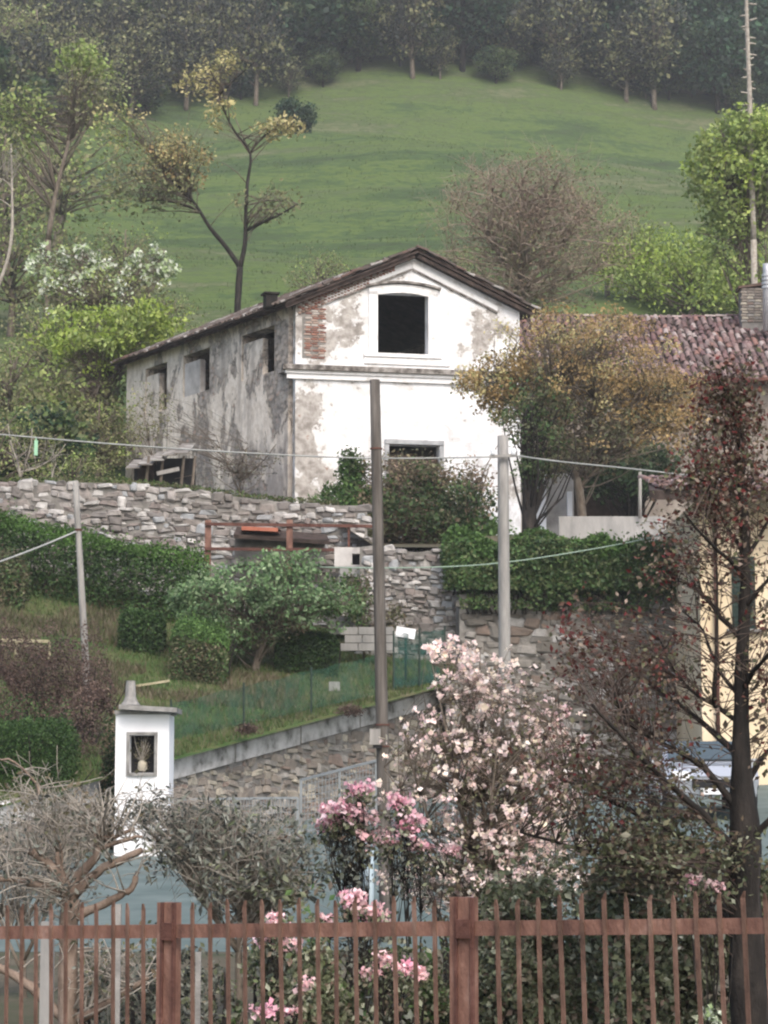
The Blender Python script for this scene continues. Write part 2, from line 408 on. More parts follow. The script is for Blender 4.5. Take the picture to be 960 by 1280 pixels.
# ------------------------------------------------------------------ ground
def yline(x):                                   # foot of the retaining walls along the road
    return 47 + (x + 4.15) * 1.825 if x < 1.9 else 60.3 + (x - 1.9) * .12
def zcop(x): return .84 + (x + 4.15) * .345     # top of the sloping wall
def yup(x): return 63.9 if x < -.5 else 61.3    # foot of the upper wall
def road_z(x, y):
    z = -1.85 + max(0, y - 30) * .06 + max(0, x + 4) * .05 * sm(32, 46, y)
    return z if y > 22 else z - .15
def garden_z(x, y):
    d = y - yline(x)
    return zcop(x) - .12 + .215 * d + .0022 * d * d
def upper_z(x, y):
    zl = 8.15 + (y - 64) * .05 - sm(-8, -1, x) * .75 * (1 - sm(64.5, 69, y)); zr = 7.15 + (y - 65) * .04
    s = sm(-1.0, 2.6, x); z = zl * (1 - s) + zr * s
    if x > -.5 and y < 77: z = min(z, 6.4 + (y - 61) * .13)
    if y > 76:
        nn = mnoise.noise(Vector((x * .03, y * .03, 0))) * min(4, (y - 76) * .04) + mnoise.noise(Vector((x * .05, y * .22, 5))) * min(.9, (y - 76) * .016) + mnoise.noise(Vector((x * .09, y * .6, 9))) * min(.28, (y - 76) * .006)
        hz = 9 + (y - 79) * .385 + nn - max(0, x) * (min(y, 225) - 76) * .0009
        if y > 215: hz += (y - 215) * .22
        hz -= sm(2.5, 5, x) * max(0, 92 - y) * .62
        z = max(z, hz)
    return z
def ground(x, y):
    if y < yline(x): return road_z(x, y)
    if x < 1.9: return garden_z(x, y) if y < yup(x) else upper_z(x, y)
    return min(5.05 + (y - yline(x) - .3) * .5, 7.15) if y < 65 else upper_z(x, y)

def sheet(name, xs, ylists, zf, mat):
    mb = MB(); V = []; nx = len(xs); ny = len(ylists[0])
    for x, ys in zip(xs, ylists):
        for y in ys: V.append((x, y, zf(x, y)))
    F = [(i * ny + j, (i + 1) * ny + j, (i + 1) * ny + j + 1, i * ny + j + 1) for i in range(nx - 1) for j in range(ny - 1)]
    return obj(name, mb.add(V, F), mat, smooth=True, kind='structure')

xs = np.linspace(-16, 16, 65)
sheet('yard_ground', np.linspace(-60, 60, 31), [np.linspace(-40, 29.9, 30)] * 31, lambda x, y: road_z(x, y) - .004, M['soil'])
sheet('road', np.linspace(-60, 60, 121), [np.linspace(29.9, yline(max(-9.5, min(16, x))) + .25, 20) for x in np.linspace(-60, 60, 121)], road_z, M['road'])
gx = np.linspace(-60, 1.9, 90)
sheet('garden_lawn', gx, [np.linspace(yline(max(x, -9.5)) + .2, 63.95 if x < -.5 else 61.5, 40) for x in gx], lambda x, y: garden_z(max(x, -9.5), y), M['lawn'])
gx = np.linspace(1.9, 60, 40)
sheet('ivy_bank', gx, [np.linspace(yline(x) + .3, 65.05, 12) for x in gx], lambda x, y: min(5.05 + (y - yline(x) - .3) * .5, 7.15), M['soil'])
gx = np.linspace(-60, 1.9, 60)
sheet('upper_terrace', gx, [np.linspace(64.0 if x < -.5 else 61.5, 78, 24) for x in gx], upper_z, M['soil'])
gx = np.linspace(1.9, 60, 40)
sheet('courtyard', gx, [np.linspace(65.0, 78, 12) for x in gx], upper_z, M['coping'])
hx = np.concatenate([np.linspace(-240, -52, 40), np.linspace(-50, 50, 110), np.linspace(52, 240, 40)]); hy = np.concatenate([np.linspace(78, 140, 150), np.linspace(140.6, 260, 200), np.linspace(262, 430, 60)])
sheet('hillside_meadow', hx, [hy] * len(hx), upper_z, M['meadow'])

# ------------------------------------------------------------------ stones, bricks and tiles
def lump(seed, sub=1, k=.22):
    """a rough stone about one unit in size (44 triangles)"""
    bm = bmesh.new(); bmesh.ops.create_cube(bm, size=1)
    bmesh.ops.bevel(bm, geom=bm.edges[:] + bm.verts[:], offset=.16, segments=1, affect='EDGES')
    r = random.Random(seed)
    cor = {c: Vector([r.uniform(-1, 1) * k for _ in range(3)]) for c in [(a, b, d) for a in (0, 1) for b in (0, 1) for d in (0, 1)]}
    for v in bm.verts: v.co += cor[(v.co.x > 0, v.co.y > 0, v.co.z > 0)] * .55 + Vector([r.uniform(-1, 1) * k * .16 for _ in range(3)])
    me = bpy.data.meshes.new('stone'); bm.to_mesh(me); bm.free(); return me
STONES = {}
def stone_set(matname, n=14):
    if matname not in STONES:
        L = [lump(100 + i) for i in range(n)]
        for m_ in L: m_.materials.append(M[matname])
        STONES[matname] = L
    return STONES[matname]
def mesh_arrays(me):
    V = np.empty(len(me.vertices) * 3, np.float32); me.vertices.foreach_get('co', V)
    me.calc_loop_triangles(); T = np.empty(len(me.loop_triangles) * 3, np.int32); me.loop_triangles.foreach_get('vertices', T)
    return V.reshape(-1, 3).astype(float), T.reshape(-1, 3)

def place_pieces(items, meshes, name, parent, limit, mat):
    """items: (area, matrix). The largest become parts, the rest one joined part."""
    items = sorted(items, key=lambda t: -t[0])
    for k, (a, Mx) in enumerate(items[:limit]): inst(name, meshes[k % len(meshes)], parent, Mx)
    rest = items[limit:]
    if rest:
        mb = MB(); arr = [mesh_arrays(m_) for m_ in meshes]
        for k, (a, Mx) in enumerate(rest):
            V, T = arr[k % len(arr)]; A = np.array(Mx)
            mb.add(V @ A[:3, :3].T + A[:3, 3], T)
        obj('small_' + name + 's', mb, mat, parent, kind='stuff')

def stone_face(parent, a, b, zlo, zhi, w, h, matname, limit=300, proud=.05, skip=None, depth=.26):
    """rubble courses on the face that runs from a to b (ground-plan points); zlo/zhi give z along it"""
    a = np.array(a, float); b = np.array(b, float); L = np.linalg.norm(b - a); d = (b - a) / L
    nrm = np.array((d[1], -d[0])); ang = math.atan2(d[1], d[0]); items = []
    z0 = min(zlo(0), zlo(1)); z1 = max(zhi(0), zhi(.5), zhi(1)); z = z0
    while z < z1:
        ch = h * random.uniform(.6, 1.25); u = -random.random() * w
        while u < L:
            big = random.random() < .16
            sw = w * random.uniform(.35, 1.5) * (1.25 if big else 1); sh = ch * (random.uniform(1.3, 2.0) if big else random.uniform(.6, 1.3))
            uc = u + sw / 2; zc = z + ch / 2 + random.uniform(-.35, .35) * h + .05 * math.sin(uc * .9 + z)
            f = uc / L
            if 0 < f < 1 and zlo(f) - .1 < zc < zhi(f) - sh * .35 and not (skip and skip(uc, zc)):
                p = a + d * uc + nrm * (proud * random.uniform(.2, 1.1) - depth / 2 + .0)
                Mx = Matrix.Translation((p[0], p[1], zc)) @ Euler((random.uniform(-.1, .1), random.uniform(-.15, .15), ang + random.uniform(-.08, .08))).to_matrix().to_4x4() @ Matrix.Diagonal((sw * 1.04, depth * random.uniform(.8, 1.25), sh * 1.06, 1))
                items.append((sw * sh, Mx))
            u += sw + .012
        z += ch
    place_pieces(items, stone_set(matname), 'stone', parent, limit, M[matname])

def wall_body(a, b, zlo, zhi, th, n=24):
    a = np.array(a, float); b = np.array(b, float); L = np.linalg.norm(b - a); d = (b - a) / L; nrm = np.array((d[1], -d[0]))
    V = []; F = []
    for i in range(n + 1):
        f = i / n; p = a + d * L * f; q = p - nrm * th
        V += [(p[0], p[1], zlo(f)), (p[0], p[1], zhi(f)), (q[0], q[1], zhi(f)), (q[0], q[1], zlo(f))]
    for i in range(n):
        o = 4 * i
        for k in range(4): F.append((o + k, o + 4 + k, o + 4 + (k + 1) % 4, o + (k + 1) % 4))
    F += [(0, 1, 2, 3), (4 * n + 3, 4 * n + 2, 4 * n + 1, 4 * n)]
    return MB().add(V, F)

# roadside wall with its sloping coping
wa, wb = np.array((-9.5, yline(-9.5))), np.array((1.9, yline(1.9)))
def fx(f): return wa[0] + (wb[0] - wa[0]) * f
t = thing('stone_wall', 'roadside rubble wall under the sloping grey concrete coping, rising right from the white shrine', 'wall', (wa[0], wa[1], -1.2))
zt = lambda f: zcop(fx(f)) - .42
obj('core', wall_body(wa, wb, lambda f: -1.4, zt, .5), M['mortar'], t)
stone_face(t, wa, wb, lambda f: road_z(fx(f), yline(fx(f))) - .15, zt, .34, .15, 'stone_warm', 300)
obj('core', wall_body((-60, yline(-9.5)), (-9.5, yline(-9.5)), lambda f: -1.6, lambda f: zcop(-9.5) - .02, .5), M['mortar'], t)
dW = (wb - wa) / np.linalg.norm(wb - wa); nW = np.array((dW[1], -dW[0])); NC = 9
cop = []
for i in range(NC):
    f0, f1 = i / NC + .0015, (i + 1) / NC - .0015
    mb = MB(); V = []
    for f in (f0, f1):
        p = wa + (wb - wa) * f
        for off, z in ((.10, -.40), (.10, -.03), (.04, .02), (-.52, .05), (-.52, -.40)):
            q = p + nW * off; V.append((q[0], q[1], zcop(fx(f)) + z + random.uniform(-.012, .012)))
    F5 = [(k, k + 5, (k + 1) % 5 + 5, (k + 1) % 5) for k in range(5)]
    mb.add(V, F5); mb.F.append(np.array([(4, 3, 2, 1)])); mb.F.append(np.array([(0, 4, 1)])); mb.F.append(np.array([(6, 7, 8, 9)])); mb.F.append(np.array([(6, 9, 5)]))
    obj('coping_slab', mb, M['coping'], t)

# upper rubble wall under the farmhouse
ua, ub = (-14.5, 64.0), (-.45, 64.0)
def uz(f):
    x = ua[0] + (ub[0] - ua[0]) * f
    return P(0, 601, 64)[2] - sm(-8, -1, x) * .62
t = thing('stone_wall', 'long pale rubble retaining wall below the farmhouse, above the clipped hedge', 'wall', (-7, 64, 5))
obj('core', wall_body(ua, ub, lambda f: 3.8, lambda f: uz(f) - .05, .5), M['mortar'], t)
def uskip(u, z): return False
stone_face(t, ua, ub, lambda f: 4.6, uz, .30, .15, 'stone_grey', 300, proud=.08)
mb = MB(); C = np.stack([rng.uniform(-14, -1.2, 2600), 64.25 + rng.uniform(-.25, .35, 2600), rng.uniform(0, 1, 2600)], 1)
C[:, 2] = [uz((x - ua[0]) / (ub[0] - ua[0])) + .0 + v * .12 for x, v in zip(C[:, 0], C[:, 2])]
obj('moss', mb.leaves(C, rng.uniform(.05, .13, 2600)), M['grass'], t, kind='stuff')

# buttress-like rubble corner in the middle
t = thing('stone_wall', 'tall grey rubble corner wall in the centre between the railing and the ivy', 'wall', (1, 61, 3))
ba, bb = (-.62, 61.0), (1.98, 61.0)
bt = lambda f: P(0, 682, 61)[2] + .06 * math.sin(f * 9) - .12 * f
obj('core', wall_body(ba, bb, lambda f: 1.2, lambda f: bt(f) - .04, .6), M['mortar'], t)
stone_face(t, ba, bb, lambda f: 2.2, bt, .22, .13, 'stone_grey', 260, proud=.09)
stone_face(t, (1.98, 61.0), (1.98, 63.6), lambda f: 4.6, bt, .3, .15, 'stone_grey', 40, proud=.06)
obj('core', wall_body((1.9, 58.2), (1.9, 61), lambda f: -.2, lambda f: zcop(1.9), .4), M['mortar'], t)

# tall retaining wall on the right, ivy hanging over it
ra, rb = (1.9, 60.3), (15, 61.87)
t = thing('stone_wall', 'dark rubble retaining wall on the right with ivy spilling over its top', 'wall', (6, 60.5, .5))
rt = lambda f: 5.15
obj('core', wall_body(ra, rb, lambda f: -.4, rt, .6), M['mortar'], t)
stone_face(t, ra, (9.2, 61.18), lambda f: .3, rt, .42, .22, 'stone_dark', 300, proud=.09)

# ------------------------------------------------------------------ trees
def bez(p0, p1, bend, n=4):
    p0 = np.asarray(p0); p1 = np.asarray(p1); mid = (p0 + p1) / 2 + bend
    tt = np.linspace(0, 1, n + 1)[:, None]
    return (1 - tt) ** 2 * p0 + 2 * tt * (1 - tt) * mid + tt ** 2 * p1

def smooth_line(pts, k=3):
    pts = np.asarray(pts, float)
    if len(pts) < 3: return np.stack([np.interp(np.linspace(0, 1, 6), [0, 1], pts[:, i]) for i in range(3)], 1)
    out = []
    for i in range(len(pts) - 1):
        p0 = pts[max(i - 1, 0)]; p1 = pts[i]; p2 = pts[i + 1]; p3 = pts[min(i + 2, len(pts) - 1)]
        for j in range(k):
            u = j / k
            out.append(.5 * ((2 * p1) + (-p0 + p2) * u + (2 * p0 - 5 * p1 + 4 * p2 - p3) * u * u + (-p0 + 3 * p1 - 3 * p2 + p3) * u ** 3))
    out.append(pts[-1]); return np.array(out)

def tree(name, label, cat, Y, limbs, clusters, bark='bark', twig=.012, group=None, base=None, twig_mat=None, knots=0.0, twig_n=3, side=0):
    boost = 1.3 if Y > 52 else 1.08
    """limbs: [(points (px, py[, dY]), radii)], clusters: dicts. Points come from sight lines at depth Y."""
    L3 = []; wood = MB()
    for pts, rad in limbs:
        q = [P(p[0], p[1], Y + (p[2] if len(p) > 2 else 0)) for p in pts]
        q = smooth_line(q)
        if knots: q[1:-1] += rng.normal(size=(len(q) - 2, 3)) * knots
        rr = np.interp(np.linspace(0, 1, len(q)), np.linspace(0, 1, len(rad)), rad)
        wood.tube(q, rr * (1 + rng.uniform(-.08, .08, len(q))), 7); L3.append((q, rr))
    allp = np.concatenate([q for q, r in L3]); allr = np.concatenate([r for q, r in L3])
    g0 = ground(allp[0][0], allp[0][1])
    if allp[0][2] > g0 + .05 and base is None:      # carry the trunk down to the ground
        foot = np.array((allp[0][0], allp[0][1], g0 - .15)); wood.tube([foot, (foot + allp[0]) / 2, allp[0]], [allr[0] * 1.25, allr[0] * 1.1, allr[0]], 7); b0 = foot
    else: b0 = allp[0] if base is None else np.array(base)
    th = thing(name, label, cat, b0, group)
    tw = MB(); crowns = {}
    for c in clusters:
        s = Y / FPX; ctr = P(c['c'][0], c['c'][1], Y + c.get('dY', 0)); rx, rz = c['r'][0] * s, c['r'][1] * s; ry = c.get('dep', 1) * rx
        n = c['n']; pts = []
        sd_ = rng.uniform(0, 100)
        tries = 0
        while len(pts) < n and tries < n * 30:
            tries += 1
            v = rng.normal(size=3); v /= np.linalg.norm(v); v *= rng.uniform(0, 1) ** c.get('fill', .45)
            if c.get('gap', 0) and mnoise.noise(Vector(v * c.get('gs', 2.2)) + Vector((sd_, 0, 0))) < c['gap'] - .35: continue
            pts.append(ctr + v * (rx, ry, rz))
        A = np.array(pts)
        if c.get('twigs', True):
            for a in A:
                dd = np.linalg.norm(allp - a, axis=1) + np.maximum(0, allp[:, 2] - a[2] + .1) * 1.2
                cand = np.argpartition(dd, min(14, len(dd) - 1))[:14]; j = int(rng.choice(cand)); ln = np.linalg.norm(a - allp[j])
                if ln < 1e-3: continue
                bend = rng.normal(size=3) * ln * .12 + np.array((0, 0, ln * c.get('arch', .1)))
                q = bez(allp[j], a, bend, twig_n)
                r0 = min(allr[j] * .6, twig * (1 + ln * .6))
                tw.tube(q, [r0, max(twig * .35, r0 * .25)], 4)
                for _ in range(side):
                    b_ = q[random.randint(1, len(q) - 1)]; e_ = b_ + rng.normal(size=3) * c.get('cs', .25) * 2.0 + (0, 0, c.get('cs', .25) * .8)
                    tw.tube(bez(b_, e_, rng.normal(size=3) * .05 * ln, 2), [r0 * .45, max(twig * .25, r0 * .12)], 3)
        m_ = c['mat']; lv = c.get('lv', 30); cr = c.get('cs', .25)
        if lv:
            cen = np.repeat(A, lv, 0) + np.clip(rng.normal(size=(len(A) * lv, 3)), -1.7, 1.7) * cr * np.array((1, 1, c.get('flat', .8)))
            sz = c['size'] * boost * (.45 + 1.1 * rng.beta(1.6, 2.2, len(cen)) * 1.15)
            mats_ = m_ if isinstance(m_, list) else [(m_, 1)]
            pick = rng.uniform(0, 1, len(cen)) if c.get('mixleaf') else np.repeat(rng.uniform(0, 1, len(A)), lv)
            lo = 0
            for mn, w in mats_:
                sel = (pick >= lo) & (pick < lo + w); lo += w
                crowns.setdefault((mn, c.get('part', 'crown')), MB()).leaves(cen[sel], sz[sel], c.get('asp', .6), c.get('up', 0), c.get('droop', 0))
    obj('trunk', wood, M[bark], th, smooth=True)
    if tw.V: obj('twigs', tw, M[twig_mat or bark], th, smooth=True)
    for (mn, part), mb in crowns.items():
        if mb.V: obj(part, mb, M[mn], th)
    return th

# forest on the skyline: a few kinds, each tree a thing of its own
def forest_proto(kind, mats, H, R, nA, lv, size, bark, conic=False, shape=1.0):
    wood = MB(); h0 = H * .28
    trunk = smooth_line([(0, 0, 0), (R * .03, 0, H * .3), (-R * .04, R * .03, H * .6), (0, 0, H * .93)])
    wood.tube(trunk, [R * .07, R * .045, R * .012], 7)
    pts = []
    while len(pts) < nA:
        v = rng.normal(size=3); v /= np.linalg.norm(v); v *= rng.uniform(0, 1) ** .35
        if mnoise.noise(Vector(v * 1.9) + Vector((R * 3, H, 0))) < -.1: continue
        p = np.array((v[0] * R, v[1] * R, H * .62 + v[2] * H * .38))
        if conic: k = 1.15 - .8 * (p[2] / H); p[0] *= k; p[1] *= k
        pts.append(p)
    A = np.array(pts)
    for a in A[::2]:
        j = int(np.argmin(np.abs(trunk[:, 2] - a[2] * .7)))
        wood.tube(bez(trunk[j], a, rng.normal(size=3) * .2, 3), [R * .022, R * .006], 4)
    c = np.repeat(A, lv, 0) + rng.normal(size=(nA * lv, 3)) * R * .16 * np.array((1, 1, .7))
    c = c + 0; sz = size * (.4 + 1.3 * rng.beta(1.5, 2.2, len(c))); pick = np.repeat(rng.uniform(0, 1, nA), lv)
    wm = wood.mesh('trunk', smooth=True); wm.materials.append(M[bark]); crs = []
    lo = 0
    for mn, w in mats:
        sel = (pick >= lo) & (pick < lo + w); lo += w
        cm = MB().leaves(c[sel], sz[sel], .7).mesh('crown'); cm.materials.append(M[mn]); crs.append(cm)
    return wm, crs

PROTO = {
 'evergreen': [forest_proto('e', [('forest', .75), ('dark_green', .25)], 11, 4.6, 120, 56, .54, 'bark_dark') for _ in range(3)],
 'leafing': [forest_proto('l', [('forest_light', .6), ('forest', .4)], 11, 4.4, 115, 50, .52, 'bark_dark') for _ in range(3)],
 'bare': [forest_proto('b', [('forest_bare', .7), ('olive_haze', .3)], 11, 4.2, 140, 22, .42, 'bark') for _ in range(2)],
 'olive': [forest_proto('o', [('olive_haze', .7), ('spring_soft', .3)], 8, 3.7, 120, 20, .23, 'bark') for _ in range(3)],
 'spring': [forest_proto('s', [('spring', .6), ('spring_soft', .4)], 5, 2.3, 90, 50, .16, 'bark') for _ in range(2)],
}
def stand(kind, x, y, sc, label, group=None, name='forest_tree', cat='tree', sink=.3):
    wm, crs = random.choice(PROTO[kind])
    z = ground(x, y) - sink
    t = thing(name, label, cat, (x, y, z - (1.5 * sc if kind == 'spring' else 0)), group)
    t.rotation_euler.z = random.uniform(0, 6.28); t.scale = (sc * random.uniform(.85, 1.2), sc * random.uniform(.85, 1.2), sc * random.uniform(.85, 1.15))
    for nm, me in [('trunk', wm)] + [('crown', c) for c in crs]:
        o = bpy.data.objects.new(nm, me); COL.objects.link(o); o.parent = t
    return t

def landmark(px):
    for lim, nm in ((60, 'the left edge of the photo'), (150, 'the white flowering tree'), (240, 'the left end of the farmhouse'), (330, 'the forked tree'), (420, 'the lone meadow bush'), (510, 'the gable peak'), (600, 'the upper window side of the farmhouse'), (700, 'the round budding tree'), (780, 'the golden tree'), (870, 'the outbuilding roof'), (930, 'the tall dead stem')):
        if px < lim: return nm
    return 'the chimney at the right edge'
def forest_edge(px):            # depth of the forest edge as seen along the photo's width
    return np.interp(px, [-60, 100, 250, 380, 520, 700, 880, 1020], [182, 206, 220, 226, 228, 229, 231, 228])
WL = {'evergreen': 'dark green forest tree', 'leafing': 'mid green forest tree', 'bare': 'brown bare forest tree', 'olive': 'hazy olive forest tree'}
for row in range(8):
    for px in np.arange(-50, 1030, 64 - row * 2):
        px_ = px + random.uniform(-22, 22); y = float(forest_edge(px_)) + row * 8.5 + random.uniform(-3, 3) + 4
        x = (px_ - 480) / FPX * y
        if px_ < 380: kind = random.choice(['bare', 'bare', 'leafing', 'evergreen']) if px_ > 120 else random.choice(['leafing', 'olive', 'bare'])
        else: kind = random.choice(['evergreen', 'evergreen', 'leafing', 'bare']) if 560 > px_ or px_ > 700 else random.choice(['bare', 'leafing', 'evergreen'])
        stand(kind, x, y, random.uniform(.8, 1.15) * (1 if kind != 'olive' else 1.3), WL[kind] + (' at the front edge' if row == 0 else ' behind the edge' if row < 3 else ' far back') + ' above ' + landmark(px_), 'trees of the hilltop forest')
# understory along the edge
for px in np.arange(-30, 1000, 21):
    px_ = px + random.uniform(-12, 12); y = float(forest_edge(px_)) + random.uniform(3, 10); x = (px_ - 480) / FPX * y
    kind = random.choice(['evergreen', 'bare', 'leafing', 'leafing'])
    stand(kind, x, y, random.uniform(.30, .55), {'evergreen': 'dark', 'bare': 'brown', 'leafing': 'green'}[kind] + ' low bush at the forest edge above ' + landmark(px_), 'bushes along the forest edge', 'bush', 'bush')

# thickets on the left slope
for (px, y, sc, kind, lb) in [
    (-5, 128, 1.0, 'olive', 'tall hazy olive tree in the top left corner of the photo'), (62, 140, 1.15, 'olive', 'olive tree with yellow green top at the upper left, below the forest'),
    (5, 112, .8, 'olive', 'green tree behind the pale curved trunk at the left edge'),
    (95, 112, .62, 'olive', 'hazy olive bush above the white flowering tree'), (150, 118, .62, 'olive', 'hazy olive bush on the slope left of the forked tree'),
    (200, 106, .42, 'olive', 'low olive bush below the golden crown of the forked tree'),
    (55, 98, .6, 'olive', 'grey green shrub left of the white flowering tree'),
    (5, 90, .55, 'olive', 'grey green shrub at the left edge halfway up the photo'), (40, 80, .42, 'leafing', 'mid green bush at the left edge above the rubble wall'),
    (-12, 78, .5, 'olive', 'olive tree cut by the left edge above the rubble wall'),
    (120, 84, .42, 'olive', 'olive shrub left of the corner of the farmhouse'), (85, 76, .34, 'olive', 'brown green shrub above the left part of the rubble wall'), (150, 78, .30, 'olive', 'olive scrub beside the lean-to'),
    (355, 113, .62, 'spring', 'pale yellow green bush behind the farmhouse roof'), (395, 116, .42, 'olive', 'faint olive bush behind the farmhouse ridge'),
    (815, 122, 1.05, 'spring', 'yellow green bush above the tiled roof, left of the tall green tree'), (870, 120, 1.25, 'spring', 'bright green bush at the foot of the tall pale trunk'),
    (765, 124, .62, 'olive', 'grey green bush above the tiled roof'), (570, 118, .45, 'olive', 'brown green bush behind the farmhouse gable'),
    (945, 119, 1.1, 'spring', 'bright green bush beside the chimney')]:
    stand(kind, (px - 480) / FPX * y, y, sc, lb, None, 'bush' if sc < .7 else 'olive_tree', 'bush' if sc < .7 else 'tree')
stand('evergreen', (366 - 480) / FPX * 190, 190, .40, 'small dark round bush standing alone in the meadow', None, 'bush', 'bush')

# forked tree with golden crown
Y = 93
tree('forked_tree', 'thin dark forked tree with a tan crown and yellow tips behind the roof', 'tree', Y,
     [([(296, 400), (298, 360), (300, 334)], [.15, .12]), ([(300, 334), (282, 308), (262, 284), (246, 258), (228, 236), (205, 222)], [.105, .07, .025]),
      ([(300, 334), (306, 305), (307, 270), (309, 230), (313, 192), (296, 168), (283, 145), (272, 112), (262, 85)], [.10, .07, .04, .018]),
      ([(308, 288), (330, 277), (350, 268), (372, 255)], [.07, .03]), ([(246, 262), (222, 254), (200, 250), (176, 252)], [.05, .02]),
      ([(312, 192), (330, 170), (356, 158), (383, 158)], [.045, .02]), ([(275, 118), (295, 98), (318, 78)], [.04, .015]), ([(240, 252), (210, 220), (190, 190), (170, 170)], [.06, .02]), ([(238,250),(236,215),(232,180)],[.05,.02])],
     [dict(c=(214, 200), r=(56, 38), n=130, lv=16, cs=.24, size=.105, mat=[('golden', .25), ('golden_pale', .4), ('olive_haze', .35)], gap=.1),
      dict(c=(190, 235), r=(75, 32), n=90, lv=9, cs=.25, size=.13, mat='olive_haze'),
      dict(c=(285, 82), r=(46, 14), n=26, lv=16, cs=.2, size=.11, mat=[('golden_pale', .6), ('olive_haze', .4)]), dict(c=(250, 105), r=(38, 18), n=22, lv=11, cs=.17, size=.13, mat='golden_pale'),
      dict(c=(274, 140), r=(20, 26), n=18, lv=10, cs=.13, size=.14, mat='golden_pale'), dict(c=(352, 158), r=(38, 11), n=24, lv=13, cs=.18, size=.15, mat='golden_pale'),
      dict(c=(335, 255), r=(50, 26), n=50, lv=7, cs=.2, size=.12, mat='olive_haze'), dict(c=(145, 155), r=(42, 38), n=40, lv=10, cs=.2, size=.13, mat=[('golden_pale', .5), ('spring_soft', .5)], arch=.3)],
     'bark_dark', twig=.013, twig_mat='bark')
# sparse yellowish tree on the upper left
tree('slender_tree', 'sparse yellow green tree on the upper left slope', 'tree', 110,
     [([(60, 300), (70, 240), (85, 180), (95, 120), (100, 70)], [.14, .03]), ([(85, 180), (110, 160), (135, 140)], [.05, .02])],
     [dict(c=(100, 75), r=(36, 22), n=30, lv=20, cs=.25, size=.19, mat='spring_soft'), dict(c=(110, 120), r=(45, 35), n=36, lv=16, cs=.3, size=.17, mat='olive_haze'), dict(c=(25, 150), r=(50, 50), n=50, lv=18, cs=.3, size=.19, mat=[('spring_soft', .5), ('olive_haze', .5)])], 'bark', twig=.02)
# pale curved trunk on the left edge
tree('bare_tree', 'pale curved bare trunk rising at the left edge of the photo', 'tree', 96,
     [([(-6, 365), (8, 330), (15, 290), (15, 240), (14, 180)], [.09, .07, .04]), ([(15, 260), (2, 250), (-12, 246)], [.03, .015]), ([(15, 235), (5, 225), (-8, 222)], [.03, .015])],
     [dict(c=(14, 190), r=(30, 30), n=20, lv=6, cs=.2, size=.15, mat='olive_haze')], 'bark_pale', twig=.015)
# reddish bare tree behind the gable
tree('budding_tree', 'round reddish brown budding tree standing between farmhouse gable and tiled roof', 'tree', 98,
     [([(650, 420), (652, 370), (648, 320), (655, 270), (650, 230)], [.16, .12, .03]), ([(650, 360), (620, 310), (590, 275), (565, 255)], [.08, .02]), ([(651, 365), (690, 320), (725, 280), (750, 260)], [.09, .02]),
      ([(652, 345), (670, 290), (690, 240), (700, 215)], [.07, .02]), ([(650, 350), (630, 290), (615, 240), (610, 215)], [.07, .02]), ([(651, 380), (600, 350), (560, 330)], [.05, .015]), ([(651, 380), (710, 350), (760, 330)], [.06, .015])],
     [dict(c=(662, 300), r=(155, 110), n=520, lv=9, cs=.28, size=.085, mat=[('brown_leaf', .55), ('olive_haze', .45)], fill=.5, arch=.05),
      dict(c=(655, 250), r=(115, 60), n=220, lv=8, cs=.26, size=.08, mat='brown_leaf')], 'twig_red', twig=.015, side=3)
# tall green tree right
tree('green_tree', 'tall fresh green tree at the right edge behind the chimney', 'tree', 96,
     [([(945, 420), (942, 360), (936, 300), (940, 240), (935, 180)], [.22, .15, .05]), ([(940, 290), (905, 250), (885, 215)], [.07, .02]), ([(940, 300), (975, 250), (990, 200)], [.07, .02])],
     [dict(c=(930, 215), r=(70, 85), n=260, lv=36, cs=.26, size=.17, mat=[('spring_soft', .7), ('spring', .3)], gap=.2), dict(c=(905, 300), r=(42, 50), n=60, lv=16, cs=.28, size=.15, mat='spring_soft'),
      dict(c=(975, 180), r=(40, 50), n=40, lv=30, cs=.26, size=.17, mat='spring_soft'), dict(c=(945, 355), r=(38, 30), n=40, lv=12, cs=.26, size=.14, mat='spring_soft')], 'bark', twig=.02)
# tall dead pale stem with stubs
th_l = [([(942, 300), (939, 200), (937, 120), (934, 40), (932, -40)], [.13, .11, .07])]
for k in range(34):
    yy = 5 + k * 7; s_ = random.choice((-1, 1)); th_l.append(([(936, yy), (936 + s_ * random.uniform(5, 11), yy - random.uniform(-2, 4))], [.05, .03]))
tree('dead_tree', 'very tall thin pale dead stem with short stubs at the right edge', 'tree', 95, th_l, [], 'bark_pale')
# white flowering tree and green shrub on the left
tree('flowering_tree', 'tree with greenish white flowers left of the farmhouse', 'tree', 90,
     [([(120, 470), (122, 420), (125, 385)], [.12, .08]), ([(125, 390), (90, 360), (60, 330), (48, 312)], [.05, .015]), ([(125, 385), (120, 345), (105, 315)], [.05, .015]), ([(125, 385), (160, 350), (200, 325), (205, 312)], [.05, .015]), ([(122, 400), (170, 380), (200, 350)], [.04, .015])],
     [dict(c=(125, 372), r=(98, 34), n=120, lv=18, cs=.2, size=.11, mat=[('white_bloom', .2), ('spring_soft', .3), ('olive_haze', .5)], gap=.2)] +
     [dict(c=(x_, y_), r=(8, 16), n=11, lv=13, cs=.11, size=.14, mat='white_bloom', part='blossoms') for x_, y_ in ((42, 330), (55, 318), (60, 340), (80, 325), (78, 345), (104, 318), (118, 328), (112, 345), (135, 335), (160, 338), (172, 328), (182, 345), (196, 318), (204, 335), (213, 340), (150, 355), (95, 358), (60, 362))], 'bark', twig=.014)
